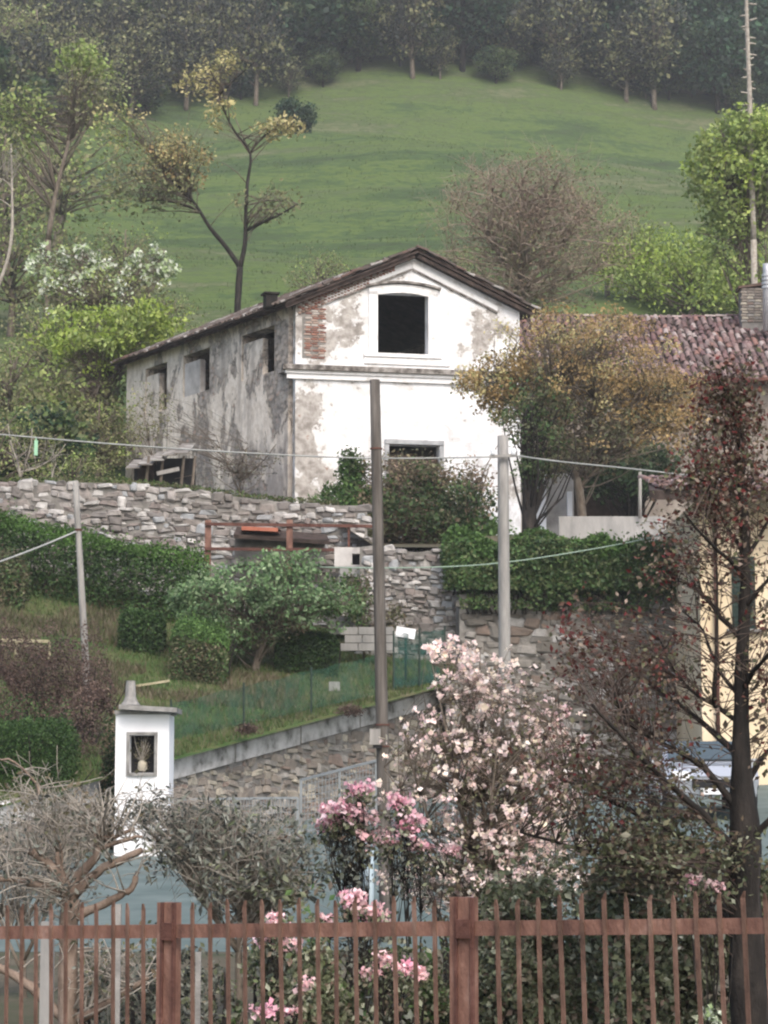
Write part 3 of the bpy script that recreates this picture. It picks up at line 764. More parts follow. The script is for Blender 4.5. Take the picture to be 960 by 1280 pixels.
tree('green_shrub', 'bright yellow green shrub touching the left end of the farmhouse roof', 'shrub', 87,
     [([(130, 600), (130, 520), (125, 460)], [.10, .06]), ([(128, 500), (90, 450), (70, 410)], [.04, .015]), ([(128, 500), (165, 440), (200, 395)], [.04, .015])],
     [dict(c=(125, 425), r=(92, 45), n=170, lv=32, cs=.22, size=.14, mat=[('spring', .65), ('spring_soft', .35)], gap=.2), dict(c=(190, 400), r=(45, 22), n=40, lv=30, cs=.2, size=.13, mat='spring'),
      dict(c=(85, 500), r=(75, 45), n=110, lv=28, cs=.24, size=.13, mat=[('olive_haze', .5), ('spring_soft', .5)]), dict(c=(95, 560), r=(90, 40), n=100, lv=22, cs=.25, size=.12, mat=[('olive_leaf', .5), ('olive_haze', .5)])], 'bark', twig=.014)
tree('bare_shrub', 'bare grey shrub with long crooked stems above the rubble wall on the left', 'shrub', 68,
     [([(25, 612), (24, 585), (14, 555), (10, 530)], [.04, .012]), ([(24, 590), (45, 585), (70, 570), (82, 555)], [.025, .01]), ([(64, 612), (66, 590), (70, 580)], [.03, .012]), ([(25, 600), (38, 560), (40, 535)], [.025, .01])],
     [dict(c=(40, 560), r=(60, 30), n=40, lv=3, cs=.1, size=.07, mat='olive_leaf')], 'bark_pale', twig=.008)
# scrub growing against the side wall
tree('bare_shrub', 'thin brown scrub growing against the grey side wall of the farmhouse', 'shrub', 73.5,
     [([(300, 625), (300, 590), (310, 555)], [.03, .01]), ([(300, 600), (280, 570), (270, 545)], [.025, .01]), ([(302, 600), (330, 575), (345, 555)], [.025, .01]), ([(200, 615), (190, 570), (180, 520)], [.025, .01])],
     [dict(c=(300, 585), r=(58, 32), n=110, lv=4, cs=.1, size=.055, mat=[('olive_leaf', .4), ('grey_leaf', .6)]), dict(c=(185, 520), r=(35, 45), n=60, lv=8, cs=.12, size=.07, mat='olive_haze')], 'bark', twig=.009)

# ------------------------------------------------------------------ the farmhouse
A0 = P(369, 500, 75)[:2]; B0 = P(650, 500, 76.5)[:2]; C0 = P(158, 500, 85.5)[:2]
dF = (B0 - A0); LF = np.linalg.norm(dF); dF /= LF
dS = (C0 - A0); LS = np.linalg.norm(dS); dS /= LS
nF = np.array((dF[1], -dF[0])); nS = np.array((-dS[1], dS[0]))     # outward normals
zR = P(515, 316, 75.8)[2]; zE = P(350, 381, 75)[2]; zG = P(667, 393, 76.6)[2]
def u_front(px):        # distance along the front for a photo column
    lo, hi = -3., LF + 3
    for _ in range(40):
        m = (lo + hi) / 2; q = A0 + dF * m
        if q[0] / q[1] * FPX / 1.0 + 480 < px: lo = m
        else: hi = m
    return lo
def u_side(px):
    lo, hi = -1., LS + 2
    for _ in range(40):
        m = (lo + hi) / 2; q = A0 + dS * m
        if q[0] / q[1] * FPX + 480 > px: lo = m
        else: hi = m
    return lo
def kx(px, py): return (px - 480) * (cs - (640 - py) / FPX * sn) ** -1 + 480   # corrected column
def uf(px, py=450): return u_front(kx(px, py))
def us(px, py=450): return u_side(kx(px, py))
def zf(px, py):
    q = A0 + dF * uf(px, py); return P(px, py, q[1])[2]
uR = uf(515, 316); uE = uf(350, 381); uG = uf(667, 393)
def roof_z(u):
    return zE + (zR - zE) * (u - uE) / (uR - uE) if u < uR else zR + (zG - zR) * (u - uR) / (uG - uR)

def wall(o2, d2, n2, L, zb, ztop, holes, th, extra=()):
    """wall from ground-plan point o2 along d2; holes are (u0, u1, z0, z1); thickness goes inwards"""
    us_ = sorted(set([0, L] + [h[0] for h in holes] + [h[1] for h in holes] + list(extra)))
    bm = bmesh.new(); cache = {}
    def vt(u, z):
        k = (round(u, 4), round(z, 4))
        if k not in cache:
            q = o2 + d2 * u; cache[k] = bm.verts.new((q[0], q[1], z))
        return cache[k]
    for a, b in zip(us_, us_[1:]):
        mid = (a + b) / 2; hs = sorted([h for h in holes if h[0] <= mid <= h[1]], key=lambda h: h[2])
        zs = [zb] + [z for h in hs for z in (h[2], h[3])] + [None]
        allz = sorted(set(z for h in holes for z in (h[2], h[3])))
        for i in range(0, len(zs), 2):
            lo, hi = zs[i], zs[i + 1]
            mids = [z for z in allz if lo < z and (hi is not None and z < hi or hi is None and z < min(ztop(a), ztop(b)) - .01)]
            seq = [lo] + mids + [hi]
            for c, d in zip(seq, seq[1:]):
                za, zb_ = (d, d) if d is not None else (ztop(a), ztop(b))
                bm.faces.new([vt(a, c), vt(b, c), vt(b, zb_), vt(a, za)])
    r = bmesh.ops.extrude_face_region(bm, geom=bm.faces[:])
    for v in [g for g in r['geom'] if isinstance(g, bmesh.types.BMVert)]:
        v.co -= Vector((n2[0], n2[1], 0)) * th
    bmesh.ops.recalc_face_normals(bm, faces=bm.faces[:])
    me = bpy.data.meshes.new('wall'); bm.to_mesh(me); bm.free(); return me
def shift(me, parent):
    me.transform(Matrix.Translation(-wloc(parent))); return me

house = thing('farmhouse', 'abandoned white plastered farmhouse with peeling gable and black open upper window', 'house', (A0[0], A0[1], 8))
bl = []
for (px, py, rx, ry, w) in [(430, 400, 34, 34, .20), (415, 432, 24, 22, .22), (608, 395, 26, 30, .14), (600, 430, 34, 22, .17), (380, 520, 20, 45, .20), (405, 500, 36, 26, .12), (385, 600, 34, 45, .25), (395, 450, 14, 20, .2), (640, 620, 20, 50, .12), (560, 480, 60, 10, .04), (372, 415, 11, 40, .22), (378, 560, 14, 60, .17), (400, 475, 40, 12, .10), (500, 345, 30, 10, .08), (445, 372, 30, 16, .10), (412, 590, 24, 24, .12), (625, 400, 16, 26, .14)]:
    q = P(px, py, 75.3); bl.append((q[0], q[2], rx / 40, ry / 40, w))
M['front_plaster'] = front_wall_mat(bl)
hw = (uf(472, 400), uf(535, 400), zf(503, 443), zf(503, 366))
lw = (uf(486, 560), uf(549, 560), 8.6, zf(520, 556))
me = wall(A0, dF, nF, LF, 6.3, lambda u: roof_z(u) - .16, [hw, lw], .45, [uR])
obj('front_wall', shift(me, house), M['front_plaster'], house)
sh = []
for (x0, x1, y0, y1) in [(182, 209, 446, 516), (229, 262, 424, 492), (302, 343, 388, 470)]:
    ua_, ub_ = us(x1), us(x0); q = A0 + dS * (ua_ + ub_) / 2
    sh.append((ua_, ub_, P((x0 + x1) / 2, y1, q[1])[2], min(P((x0 + x1) / 2, y0, q[1])[2], zE - .25 - .16)))
zSide = zE + (zR - zE) * (0 - uE) / (uR - uE) - .16
sh = [(a, b, c, min(d, zSide - .1)) for a, b, c, d in sh]
me = wall(A0 + dS * .454, dS, nS, LS - .454, 7.2, lambda u: zSide, [(a - .454, b - .454, c, d) for a, b, c, d in sh], .55)
obj('side_wall', shift(me, house), M['side_plaster'], house)
D0 = B0 + dS * LS
me = wall(C0 - dS * .45, dF, -nF, LF, 6.3, lambda u: roof_z(u) - .17, [], -.4, [uR])
obj('back_wall', shift(me, house), M['side_plaster'], house)
bw = MB()
q = (B0 + D0) / 2 - dF * .25; bw.box((q[0], q[1], (6.3 + zG) / 2 - .2), (.4, LS - .92, zG - 6.3 - .1), math.atan2(dS[1], dS[0]) - math.pi / 2)
obj('end_wall', bw, M['side_plaster'], house)
fl = MB(); cmid = (A0 + B0 + C0 + D0) / 4
V = [np.array((*(p + (cmid - p) * .06), z)) for z in (11.9, 12.1) for p in (A0, B0, D0, C0)]
fl.add(V, [(0, 1, 2, 3), (7, 6, 5, 4), (0, 4, 5, 1), (1, 5, 6, 2), (2, 6, 7, 3), (3, 7, 4, 0)])
obj('floor', fl, M['timber_dark'], house)
# infill of the side openings: rubble patches set back in each opening, as bricked-up remains
for k, (a, b, c, d) in enumerate(sh):
    w_ = (b - a); o_ = A0 + dS * (a + w_ * .66) - nS * .12
    mb = MB(); mb.box((o_[0], o_[1], (c + d) / 2 - .15), (w_ * .58, .2, (d - c) - .30), math.atan2(dS[1], dS[0]))
    obj('infill', mb, M['side_plaster'] if k != 1 else M['plaster_old'], house)
    rv = A0 + dS * (a + .03) - nS * .25
    obj('reveal', MB().box((rv[0], rv[1], (c + d) / 2), (.05, .42, d - c - .004), math.atan2(dS[1], dS[0])), M['brick_dark'], house)

# mouldings of the front
def fpt(u, out, z): q = A0 + dF * u + nF * out; return np.array((q[0], q[1], z))
def fband(u0, z0, u1, z1, h, out, mat, name='moulding', inset=-.02):
    V = [fpt(u, o, z + dz) for (u, z) in ((u0, z0), (u1, z1)) for (o, dz) in ((inset, -h / 2), (out, -h / 2), (out, h / 2), (inset, h / 2))]
    return obj(name, MB().add(V, [(0, 1, 2, 3), (7, 6, 5, 4), (0, 4, 5, 1), (1, 5, 6, 2), (2, 6, 7, 3), (3, 7, 4, 0)]), mat, house)
def off_roof(px, dpy):
    u = uf(px); return u, roof_z(u) - dpy / 40
for (p0, p1, dy, h, out, mt) in [(406, 514.5, 17, .17, .045, 'moulding'), (515.5, 622, 17, .17, .045, 'moulding'), (406, 514.5, 22.5, .045, .07, 'moulding_grey'), (515.5, 622, 22.5, .045, .07, 'moulding_grey')]:
    a, b = off_roof(p0, dy), off_roof(p1, dy); fband(a[0], a[1], b[0], b[1], h, out, M[mt])
# cornice between the storeys
c0, c1 = uf(352, 460), LF + .02
zc0 = zf(400, 461)
fband(c0, zc0, c1, zc0, .16, .26, M['moulding_grey'], 'cornice')
fband(c0 + .1, zc0 - .135, c1, zc0 - .135, .10, .16, M['moulding'], 'cornice')
fband(c0 + .16, zc0 - .27, c1, zc0 - .27, .16, .10, M['moulding'], 'cornice')
V = [A0 + dS * u + nS * o for u, o in ((-.0, -.02), (-.0, .22), (.8, .22), (.8, -.02))]
mb = MB().add([(q[0], q[1], zc0 + z) for z in (-.09, .07) for q in V], [(0, 1, 2, 3), (7, 6, 5, 4), (0, 4, 5, 1), (1, 5, 6, 2), (2, 6, 7, 3), (3, 7, 4, 0)])
obj('cornice', mb, M['moulding_grey'], house)
# surround of the upper window
u0, u1, z0, z1 = hw
win = obj('window', MB().box((*( A0 + dF * (u0 + u1) / 2 + nF * .03), z0 - .05), (u1 - u0 + .9, .14, .12), math.atan2(dF[1], dF[0])), M['moulding'], house)
def wpart(nm, ua_, ub_, za, zb_, out, mt):
    V = [fpt(u, o, z) for u in (ua_, ub_) for (o, z) in ((-.02, za), (out, za), (out, zb_), (-.02, zb_))]
    obj(nm, MB().add(V, [(0, 1, 2, 3), (7, 6, 5, 4), (0, 4, 5, 1), (1, 5, 6, 2), (2, 6, 7, 3), (3, 7, 4, 0)]), M[mt], win)
wpart('frame', u0 - .30, u0 - .003, z0 + .013, z1, .07, 'moulding'); wpart('frame', u1 + .003, u1 + .30, z0 + .013, z1, .07, 'moulding')
# arched head: a segment of five blocks, hood above
N = 10; V = []; 
for i in range(N + 1):
    f = i / N; u = u0 - .30 + (u1 - u0 + .6) * f; rise = .16 * (1 - (2 * f - 1) ** 2)
    fi = min(1, max(0, (u - u0) / (u1 - u0))); lower = z1 - .012 - .10 * (2 * fi - 1) ** 2 + .0
    V += [fpt(u, -.02, lower), fpt(u, .07, lower), fpt(u, .07, z1 + .10 + rise), fpt(u, -.02, z1 + .10 + rise)]
F = [(4 * i + k, 4 * i + 4 + k, 4 * i + 4 + (k + 1) % 4, 4 * i + (k + 1) % 4) for i in range(N) for k in range(4)] + [(0, 1, 2, 3), (4 * N + 3, 4 * N + 2, 4 * N + 1, 4 * N)]
obj('arch', MB().add(V, F), M['moulding'], win)
V = []
for i in range(N + 1):
    f = i / N; u = u0 - .40 + (u1 - u0 + .8) * f; rise = .17 * (1 - (2 * f - 1) ** 2)
    V += [fpt(u, -.02, z1 + .11 + rise), fpt(u, .16, z1 + .12 + rise), fpt(u, .16, z1 + .19 + rise), fpt(u, -.02, z1 + .21 + rise)]
obj('hood', MB().add(V, F), M['moulding_grey'], win)
V = [fpt(u, o, z) for u in (uf(455, 450), uf(562, 450)) for (o, z) in ((-.02, z0 - .34), (.05, z0 - .34), (.05, z0 - .115), (-.02, z0 - .115))]
obj('sill_apron', MB().add(V, [(0, 1, 2, 3), (7, 6, 5, 4), (0, 4, 5, 1), (1, 5, 6, 2), (2, 6, 7, 3), (3, 7, 4, 0)]), M['moulding'], win)
# lower opening with a stone frame and a broken transom
u0, u1, z0, z1 = lw
door = obj('door_frame', MB().box((*(A0 + dF * (u0 + u1) / 2 + nF * .02), z1 + .07), (u1 - u0 + .28, .16, .14), math.atan2(dF[1], dF[0])), M['cut_stone'], house)
for ua_, ub_ in ((u0 - .14, u0 - .003), (u1 + .003, u1 + .14)):
    V = [fpt(u, o, z) for u in (ua_, ub_) for (o, z) in ((-.02, z0), (.07, z0), (.07, z1 - .003), (-.02, z1 - .003))]
    obj('jamb', MB().add(V, [(0, 1, 2, 3), (7, 6, 5, 4), (0, 4, 5, 1), (1, 5, 6, 2), (2, 6, 7, 3), (3, 7, 4, 0)]), M['cut_stone'], door)
V = [fpt(u, o, z) for u in (u0 + .01, u1 - .01) for (o, z) in ((-.25, z0), (-.15, z0), (-.15, z1 - .35), (-.25, z1 - .35))]
obj('panel', MB().add(V, [(0, 1, 2, 3), (7, 6, 5, 4), (0, 4, 5, 1), (1, 5, 6, 2), (2, 6, 7, 3), (3, 7, 4, 0)]), M['timber_dark'], door)
# exposed bricks of the left pilaster
V = [fpt(u, o, z) for u in (uf(377.5), uf(403)) for (o, z) in ((-.02, zf(390, 448)), (.006, zf(390, 448)), (.006, zf(390, 379)), (-.02, zf(390, 379)))]
obj('brick_bed', MB().add(V, [(0, 1, 2, 3), (7, 6, 5, 4), (0, 4, 5, 1), (1, 5, 6, 2), (2, 6, 7, 3), (3, 7, 4, 0)]), M['mortar'], house)
bme = lump(5, k=.05); bme.name = 'brick'; bme.materials.append(M['brick'])
angF = math.atan2(dF[1], dF[0])
z = zf(390, 447)
row = 0
while z < zf(390, 381):
    for j in range(3):
        u = uf(379) + .02 + j * .23 + (row % 2) * .05
        if random.random() < .14: continue
        q = A0 + dF * (u + .1) + nF * (.014 * random.random() - .032)
        inst('brick', bme, house, Matrix.Translation((q[0], q[1], z)) @ Euler((0, 0, angF)).to_matrix().to_4x4() @ Matrix.Diagonal((.215, .10, .062, 1)))
    z += .075; row += 1
# bricks laid bare under the verge on the left
for i in range(34):
    u = uf(352) + .15 + i * .075 * 1.4
    for k in range(4):
        if k > 1 and i + 4 * random.random() > 27: continue
        zz = roof_z(u) - .25 - k * .095
        q = A0 + dF * u + nF * .01
        if u < 0.03: continue
        inst('brick', bme, house, Matrix.Translation((q[0], q[1], zz)) @ Euler((0, 0, angF)).to_matrix().to_4x4() @ Matrix.Diagonal((.10, .10, .07, 1)))

# roof: decks, rafters, rows of barrel tiles
def tile_mesh(matname, L=.44, w=.20):
    V = []; n = 5
    for (y, r) in ((0, w * .5), (L, w * .40)):
        for i in range(n + 1):
            th_ = math.pi * i / n; V.append((math.cos(th_) * r, y, math.sin(th_) * r * .75))
        for i in range(n + 1):
            th_ = math.pi * i / n; V.append((math.cos(th_) * (r - .018), y, math.sin(th_) * (r - .018) * .75))
    k = n + 1; F = []
    for i in range(n):
        F += [(i, i + 1, i + 1 + 2 * k, i + 2 * k), (k + i, 3 * k + i, 3 * k + i + 1, k + i + 1), (i, k + i, k + i + 1, i + 1)]
    me_ = MB().add(V, F).mesh('tile'); me_.materials.append(M[matname]); return me_

def tile_plane(parent, R, e, s, LR, Ls, matname, limit, pitch=.21, wob=.03):
    """R ridge start, e unit along the ridge, s unit downslope; barrel tiles, eave row first"""
    R = np.array(R, float); e = np.array(e, float); s = np.array(s, float)
    n = np.cross(e, s); n = n if n[2] > 0 else -n; n /= np.linalg.norm(n)
    me_ = tile_mesh(matname); items = []
    nc = int(LR / pitch); nr = int(Ls / .34)
    for j in range(nr):
        for i in range(nc):
            d = Ls - j * (Ls / nr) + random.uniform(-wob, wob)
            p = R + e * (i + .5 + random.uniform(-.2, .2)) * pitch + s * d + n * (.02 + random.uniform(0, .025) + .02 * math.sin(i * .37 + j))
            up = -s; x = np.cross(up, n); x /= np.linalg.norm(x); up2 = up + n * random.uniform(-.02, .1)
            a = random.uniform(-.14, .14); up2 = up2 * math.cos(a) + x * math.sin(a)
            x2 = np.cross(up2, n)
            Mx = Matrix(((x2[0], up2[0], n[0], p[0]), (x2[1], up2[1], n[1], p[1]), (x2[2], up2[2], n[2], p[2]), (0, 0, 0, 1)))
            items.append((-j - random.random() * .01 - (.0 if i else -0), Mx))
    place_pieces(items, [me_], 'tile', parent, limit, M[matname])

def deck(parent, p, q, r, s_, th, mat, name='roof_deck'):
    V = [np.array(v) for v in (p, q, r, s_)] + [np.array(v) - np.array((0, 0, th)) for v in (p, q, r, s_)]
    return obj(name, MB().add(V, [(0, 1, 2, 3), (7, 6, 5, 4), (0, 4, 5, 1), (1, 5, 6, 2), (2, 6, 7, 3), (3, 7, 4, 0)]), mat, parent)
dS3 = np.array((dS[0], dS[1], 0.)); ov = .38
def rp(u, along, dz=0): q = A0 + dF * u + dS * along; return np.array((q[0], q[1], roof_z(u) + dz))
uEo = uE
deck(house, rp(uEo, -ov), rp(uR, -ov), rp(uR, LS + .3), rp(uEo, LS + .3), .07, M['timber_dark'])
deck(house, rp(uR + .004, -ov), rp(uG, -ov), rp(uG, LS + .3), rp(uR + .004, LS + .3), .07, M['timber_dark'])
sl = rp(uEo, 0) - rp(uR, 0); LsL = np.linalg.norm(sl); sl /= LsL
sr = rp(uG, 0) - rp(uR, 0); LsR = np.linalg.norm(sr); sr /= LsR
tile_plane(house, rp(uR, -ov), dS3, sl, LS + ov + .2, LsL + .1, 'tile_old', 150)
tile_plane(house, rp(uR, -ov), dS3, sr, LS + ov + .2, LsR + .1, 'tile_old', 60)
mb = MB()
tm = tile_mesh('tile_old')
for k in range(32):
    p = rp(uR, -ov + k * .4, .06); ax = dS3
    Mx = Matrix(((dF[0], ax[0], 0, p[0]), (dF[1], ax[1], 0, p[1]), (0, 0, 1, p[2]), (0, 0, 0, 1)))
    inst('ridge_tile', tm, house, Mx @ Matrix.Diagonal((1.2, 1, 1.2, 1)))
# verge tiles: laid along the gable edge, proud of the deck
for (ua_, ub_, sv, Lv) in ((uR, uEo, sl, LsL), (uR, uG, sr, LsR)):
    nn = int(Lv / .33)
    for k in range(nn):
        d = (k + 1) * Lv / nn; p = rp(uR, -ov + .04, 0) + sv * d + np.array((0, 0, .055 + random.uniform(0, .03)))
        y_ = -sv; x_ = np.cross(y_, (0, 0, 1)); x_ /= np.linalg.norm(x_); n_ = np.cross(x_, y_)
        Mx = Matrix(((x_[0], y_[0], n_[0], p[0]), (x_[1], y_[1], n_[1], p[1]), (x_[2], y_[2], n_[2], p[2]), (0, 0, 0, 1)))
        inst('verge_tile', tm, house, Mx @ Matrix.Translation((random.uniform(-.05, .03), 0, random.uniform(-.03, .04))) @ Matrix.Rotation(random.uniform(-.16, .16), 4, 'Z') @ Matrix.Rotation(random.uniform(-.1, .1), 4, 'X') @ Matrix.Diagonal((1.15, random.uniform(.8, 1.1), 1.35, 1)))
# rafters under the eave and the verge
for k in range(16):
    a = rp(uEo + .02, .3 + k * (LS - .4) / 15, -.135); b = rp(.1, .3 + k * (LS - .4) / 15, -.135)
    obj('rafter', MB().beam(a, b, .10, .12), M['timber_dark'], house)
for (a, b) in ((rp(uEo + .05, -.25, -.15), rp(uR - .06, -.25, -.15)), (rp(uR + .06, -.25, -.15), rp(uG - .05, -.25, -.15))):
    obj('rafter', MB().beam(a, b, .14, .11), M['timber_dark'], house)
q = rp(uf(347) - .0, .5, .2); mb = MB().box((q[0], q[1], q[2]), (.38, .38, .42), .3).box((q[0], q[1], q[2] + .24), (.5, .5, .06), .3)
obj('chimney', mb, M['bark_dark'], house)

# lean-to at the left of the side wall
t = thing('lean_to', 'low tumbledown lean-to with a broken tin roof against the side wall', 'shed', P(205, 605, 72))
for i in range(5):
    a = P(166 + i * 15, 585 - i * 5.0 + random.uniform(-1.5, 1.5), 71.0); b = P(176 + i * 15, 575 - i * 5.0, 73.2)
    obj('roof_sheet', MB().beam(a, b, .42, .035), M['tin'], t)
for px in (182, 200, 226, 240):
    obj('post', MB().tube([P(px, 612, 71.3), P(px + 4, 570, 71.3)], [.05, .04], 6), M['bark'], t)
obj('plank', MB().beam(P(196, 592, 71.2), P(224, 586, 71.2), .05, .12), M['pole_grey'], t)
obj('dark_interior', MB().box(P(206, 595, 73.4), (1.9, .05, 1.1)), M['dark_void'], t)  # near-black sheet, painted as the shade inside the lean-to
obj('side_board', MB().box(P(182, 597, 72.2), (.5, .05, .9)), M['timber_dark'], t)

# ------------------------------------------------------------------ right-hand building with the tiled roof
rbx0, rbx1 = P(646, 470, 80)[0], 20.0; EY, RY = 80.0, 86.0
zEv = P(800, 474, EY)[2]; zRg = P(800, 398, RY)[2]
barn = thing('outbuilding', 'long farm building with reddish brown tiled roof right of the farmhouse', 'house', (rbx0, EY, 7.2))
ho = [(P(676, 600, 80.6)[0] - rbx0, P(806, 600, 80.6)[0] - rbx0, P(0, 655, 80.6)[2], P(0, 560, 80.6)[2])]
me = wall(np.array((rbx0 + .3, 80.6)), np.array((1., 0)), np.array((0, -1.)), rbx1 - rbx0 - .3, 7.0, lambda u: zEv - .05, [(a - .3, b - .3, c, d) for a, b, c, d in ho], .4)
obj('front_wall', shift(me, barn), M['plaster_brown'], barn)
obj('inner_wall', MB().box(((rbx0 + rbx1) / 2, 83.4, 10.6), (rbx1 - rbx0 - .8, .2, 7.0)), M['timber_dark'], barn)
obj('back_wall', MB().box(((rbx0 + rbx1) / 2, 91.6, 11), (rbx1 - rbx0, .4, 9)), M['plaster_old'], barn)
for x in (rbx0 + .1, rbx1 - .1):
    V = [(x + dx, y, z) for dx in (-.2, .18) for y, z in ((80.7, 7), (91.4, 7), (91.4, zEv - .1), (RY, zRg - .15), (80.7, zEv + .1))]
    mb = MB().add(V, [(k, (k + 1) % 5, (k + 1) % 5 + 5, k + 5) for k in range(5)]); mb.F.append(np.array([(0, 1, 2, 3), (0, 2, 3, 4), (8, 7, 6, 5), (9, 8, 7, 5)]))
    obj('end_wall', mb, M['plaster_old'], barn)
s_ = np.array((0, EY - RY, zEv - zRg)); Ls = np.linalg.norm(s_); s_ /= Ls
deck(barn, (rbx0, EY, zEv), (rbx1, EY, zEv), (rbx1, RY, zRg), (rbx0, RY, zRg), .08, M['timber_dark'])
deck(barn, (rbx0, RY + .004, zRg), (rbx1, RY + .004, zRg), (rbx1, RY + 6.5, zEv), (rbx0, RY + 6.5, zEv), .08, M['timber_dark'])
tile_plane(barn, (rbx0, RY, zRg), (1, 0, 0), s_, rbx1 - rbx0, Ls + .05, 'tile', 300, pitch=.25, wob=.13)
tm2 = tile_mesh('tile')
for k in range(int((rbx1 - rbx0) / .40)):
    inst('ridge_tile', tm2, barn, Matrix.Translation((rbx0 + .4 * k, RY, zRg + .05 + .03 * math.sin(k * .35))) @ Matrix.Rotation(-math.pi / 2, 4, 'Z') @ Matrix.Diagonal((1.3, 1, 1.3, 1)))
obj('gutter', MB().tube([(rbx0, EY - .08, zEv - .03), (rbx1, EY - .08, zEv - .03)], [.07, .07], 8), M['rust_dark'], barn)
for k in range(28):
    x = rbx0 + .4 + k * .5; obj('rafter', MB().beam((x, EY + .03, zEv - .15), (x, 80.55, zEv - .06), .1, .12), M['timber_dark'], barn)
cb = P(940, 378, 85.0)
ch = obj('chimney', MB().box((cb[0], 85, cb[2] - .5), (.85, .7, 1.9)), M['mortar'], barn)
bch = lump(9, k=.08); bch.name = 'brick'; bch.materials.append(M['stone_warm'])
z = cb[2] - .75; r_ = 0
while z < cb[2] + .42:
    for k in range(4):
        inst('brick', bch, ch, Matrix.Translation((cb[0] - .36 + k * .24 + (r_ % 2) * .04, 84.66, z)) @ Matrix.Diagonal((.225, .1, .085, 1)))
    z += .105; r_ += 1
obj('cap', MB().beam(P(921, 362, 85), P(964, 356, 85), .85, .09), M['tile_old'], ch)
fp = P(959, 400, 83.6)
t = obj('flue', MB().tube([fp - (0, 0, .4), P(959, 340, 83.6), P(959, 330, 83.6)], [.16, .16], 12), M['steel'], barn, smooth=True)
for k in range(4): obj('flue_ring', MB().tube([P(959, 346 + k * 5, 83.6), P(959, 343 + k * 5, 83.6)], [.2, .2], 12), M['steel'], t)
# courtyard walls and posts
t = thing('parapet_wall', 'low pale concrete parapet in front of the dark opening on the right', 'wall', P(770, 668, 69))
obj('wall_panel', MB().box((P(765, 657, 69)[0], 69, (P(0, 646, 69)[2] + 6.9) / 2), (P(832, 657, 69)[0] - P(698, 657, 69)[0], .25, P(0, 646, 69)[2] - 6.9)), M['concrete'], t)
obj('metal_post', MB().tube([P(800, 650, 68.8), P(800, 590, 68.8)], [.06, .055], 8), M['pole_grey'], None, loc=P(800, 650, 68.8), label='thin grey metal post standing before the dark opening', category=None) if False else None
pp = P(800, 648, 68.7)
o = obj('metal_post', MB().tube([pp, P(800, 590, 68.7)], [.055, .05], 8), M['pole_grey'], loc=pp, smooth=True, label='thin grey metal post standing on the pale parapet wall', cat='post')
t = thing('ruined_wall', 'pale plastered wall piece with an old doorway behind the golden tree trunk', 'wall', P(690, 668, 72))
obj('wall_panel', MB().box((P(697, 620, 72)[0], 72, (P(0, 592, 72)[2] + 6.8) / 2), (.95, .3, P(0, 592, 72)[2] - 6.8)), M['plaster_old'], t)
obj('pillar', MB().box((P(676, 620, 71.6)[0], 71.6, (P(0, 585, 71.6)[2] + 6.8) / 2), (.3, .3, P(0, 585, 71.6)[2] - 6.8)), M['white_paint'], t)
obj('pillar', MB().box((P(712, 620, 71.6)[0], 71.6, (P(0, 615, 71.6)[2] + 6.8) / 2), (.14, .3, P(0, 615, 71.6)[2] - 6.8)), M['white_paint'], t)

# golden tree and the dark cypress-like one
tree('golden_tree', 'golden brown leafing tree in the courtyard, half hiding the tiled roof', 'tree', 69.5,
     [([(729, 672), (727, 640), (722, 600), (712, 560), (700, 520), (690, 480)], [.17, .13, .09, .04]), ([(724, 610), (760, 570), (800, 530), (835, 500)], [.08, .02]), ([(722, 600), (735, 540), (745, 480), (750, 440)], [.08, .02]), ([(716, 580), (670, 530), (630, 490), (600, 470)], [.07, .02])],
     [dict(c=(740, 468), r=(112, 84), n=170, lv=56, cs=.2, size=.074, mat=[('golden', .60), ('golden_pale', .15), ('olive_leaf', .25)], gap=.36, gs=3.2), dict(c=(625, 480), r=(58, 42), n=75, lv=64, cs=.17, size=.076, mat=[('golden', .6), ('golden_pale', .25), ('olive_leaf', .15)], gap=.2),
      dict(c=(828, 510), r=(62, 56), n=100, lv=64, cs=.2, size=.076, mat=[('golden', .85), ('olive_leaf', .15)], gap=.2), dict(c=(740, 552), r=(90, 40), n=90, lv=30, cs=.2, size=.09, mat=[('olive_leaf', .85), ('golden', .15)]), dict(c=(700, 420), r=(95, 34), n=90, lv=26, cs=.18, size=.066, mat=[('golden', .6), ('golden_pale', .4)])], 'bark', twig=.014)
tree('dark_tree', 'dark trunked tree with hanging grey green foliage left of the golden tree trunk', 'tree', 68,
     [([(662, 672), (661, 630), (660, 590), (660, 540), (665, 490)], [.22, .19, .16, .05])],
     [dict(c=(670, 520), r=(48, 62), n=60, lv=34, cs=.2, size=.085, mat=[('ivy', .5), ('olive_leaf', .5)]), dict(c=(665, 590), r=(26, 28), n=24, lv=34, cs=.15, size=.08, mat='ivy'), dict(c=(700, 570), r=(28, 35), n=22, lv=24, cs=.15, size=.08, mat='olive_leaf')], 'bark_dark', twig=.014)
tree('dark_tree', 'dark leafy tree in the shade under the right side of the golden crown', 'tree', 77,
     [([(790, 690), (790, 640), (785, 590), (780, 550)], [.12, .1, .04])],
     [dict(c=(775, 585), r=(70, 45), n=110, lv=40, cs=.25, size=.12, mat='dark_green')], 'bark_dark', twig=.014)

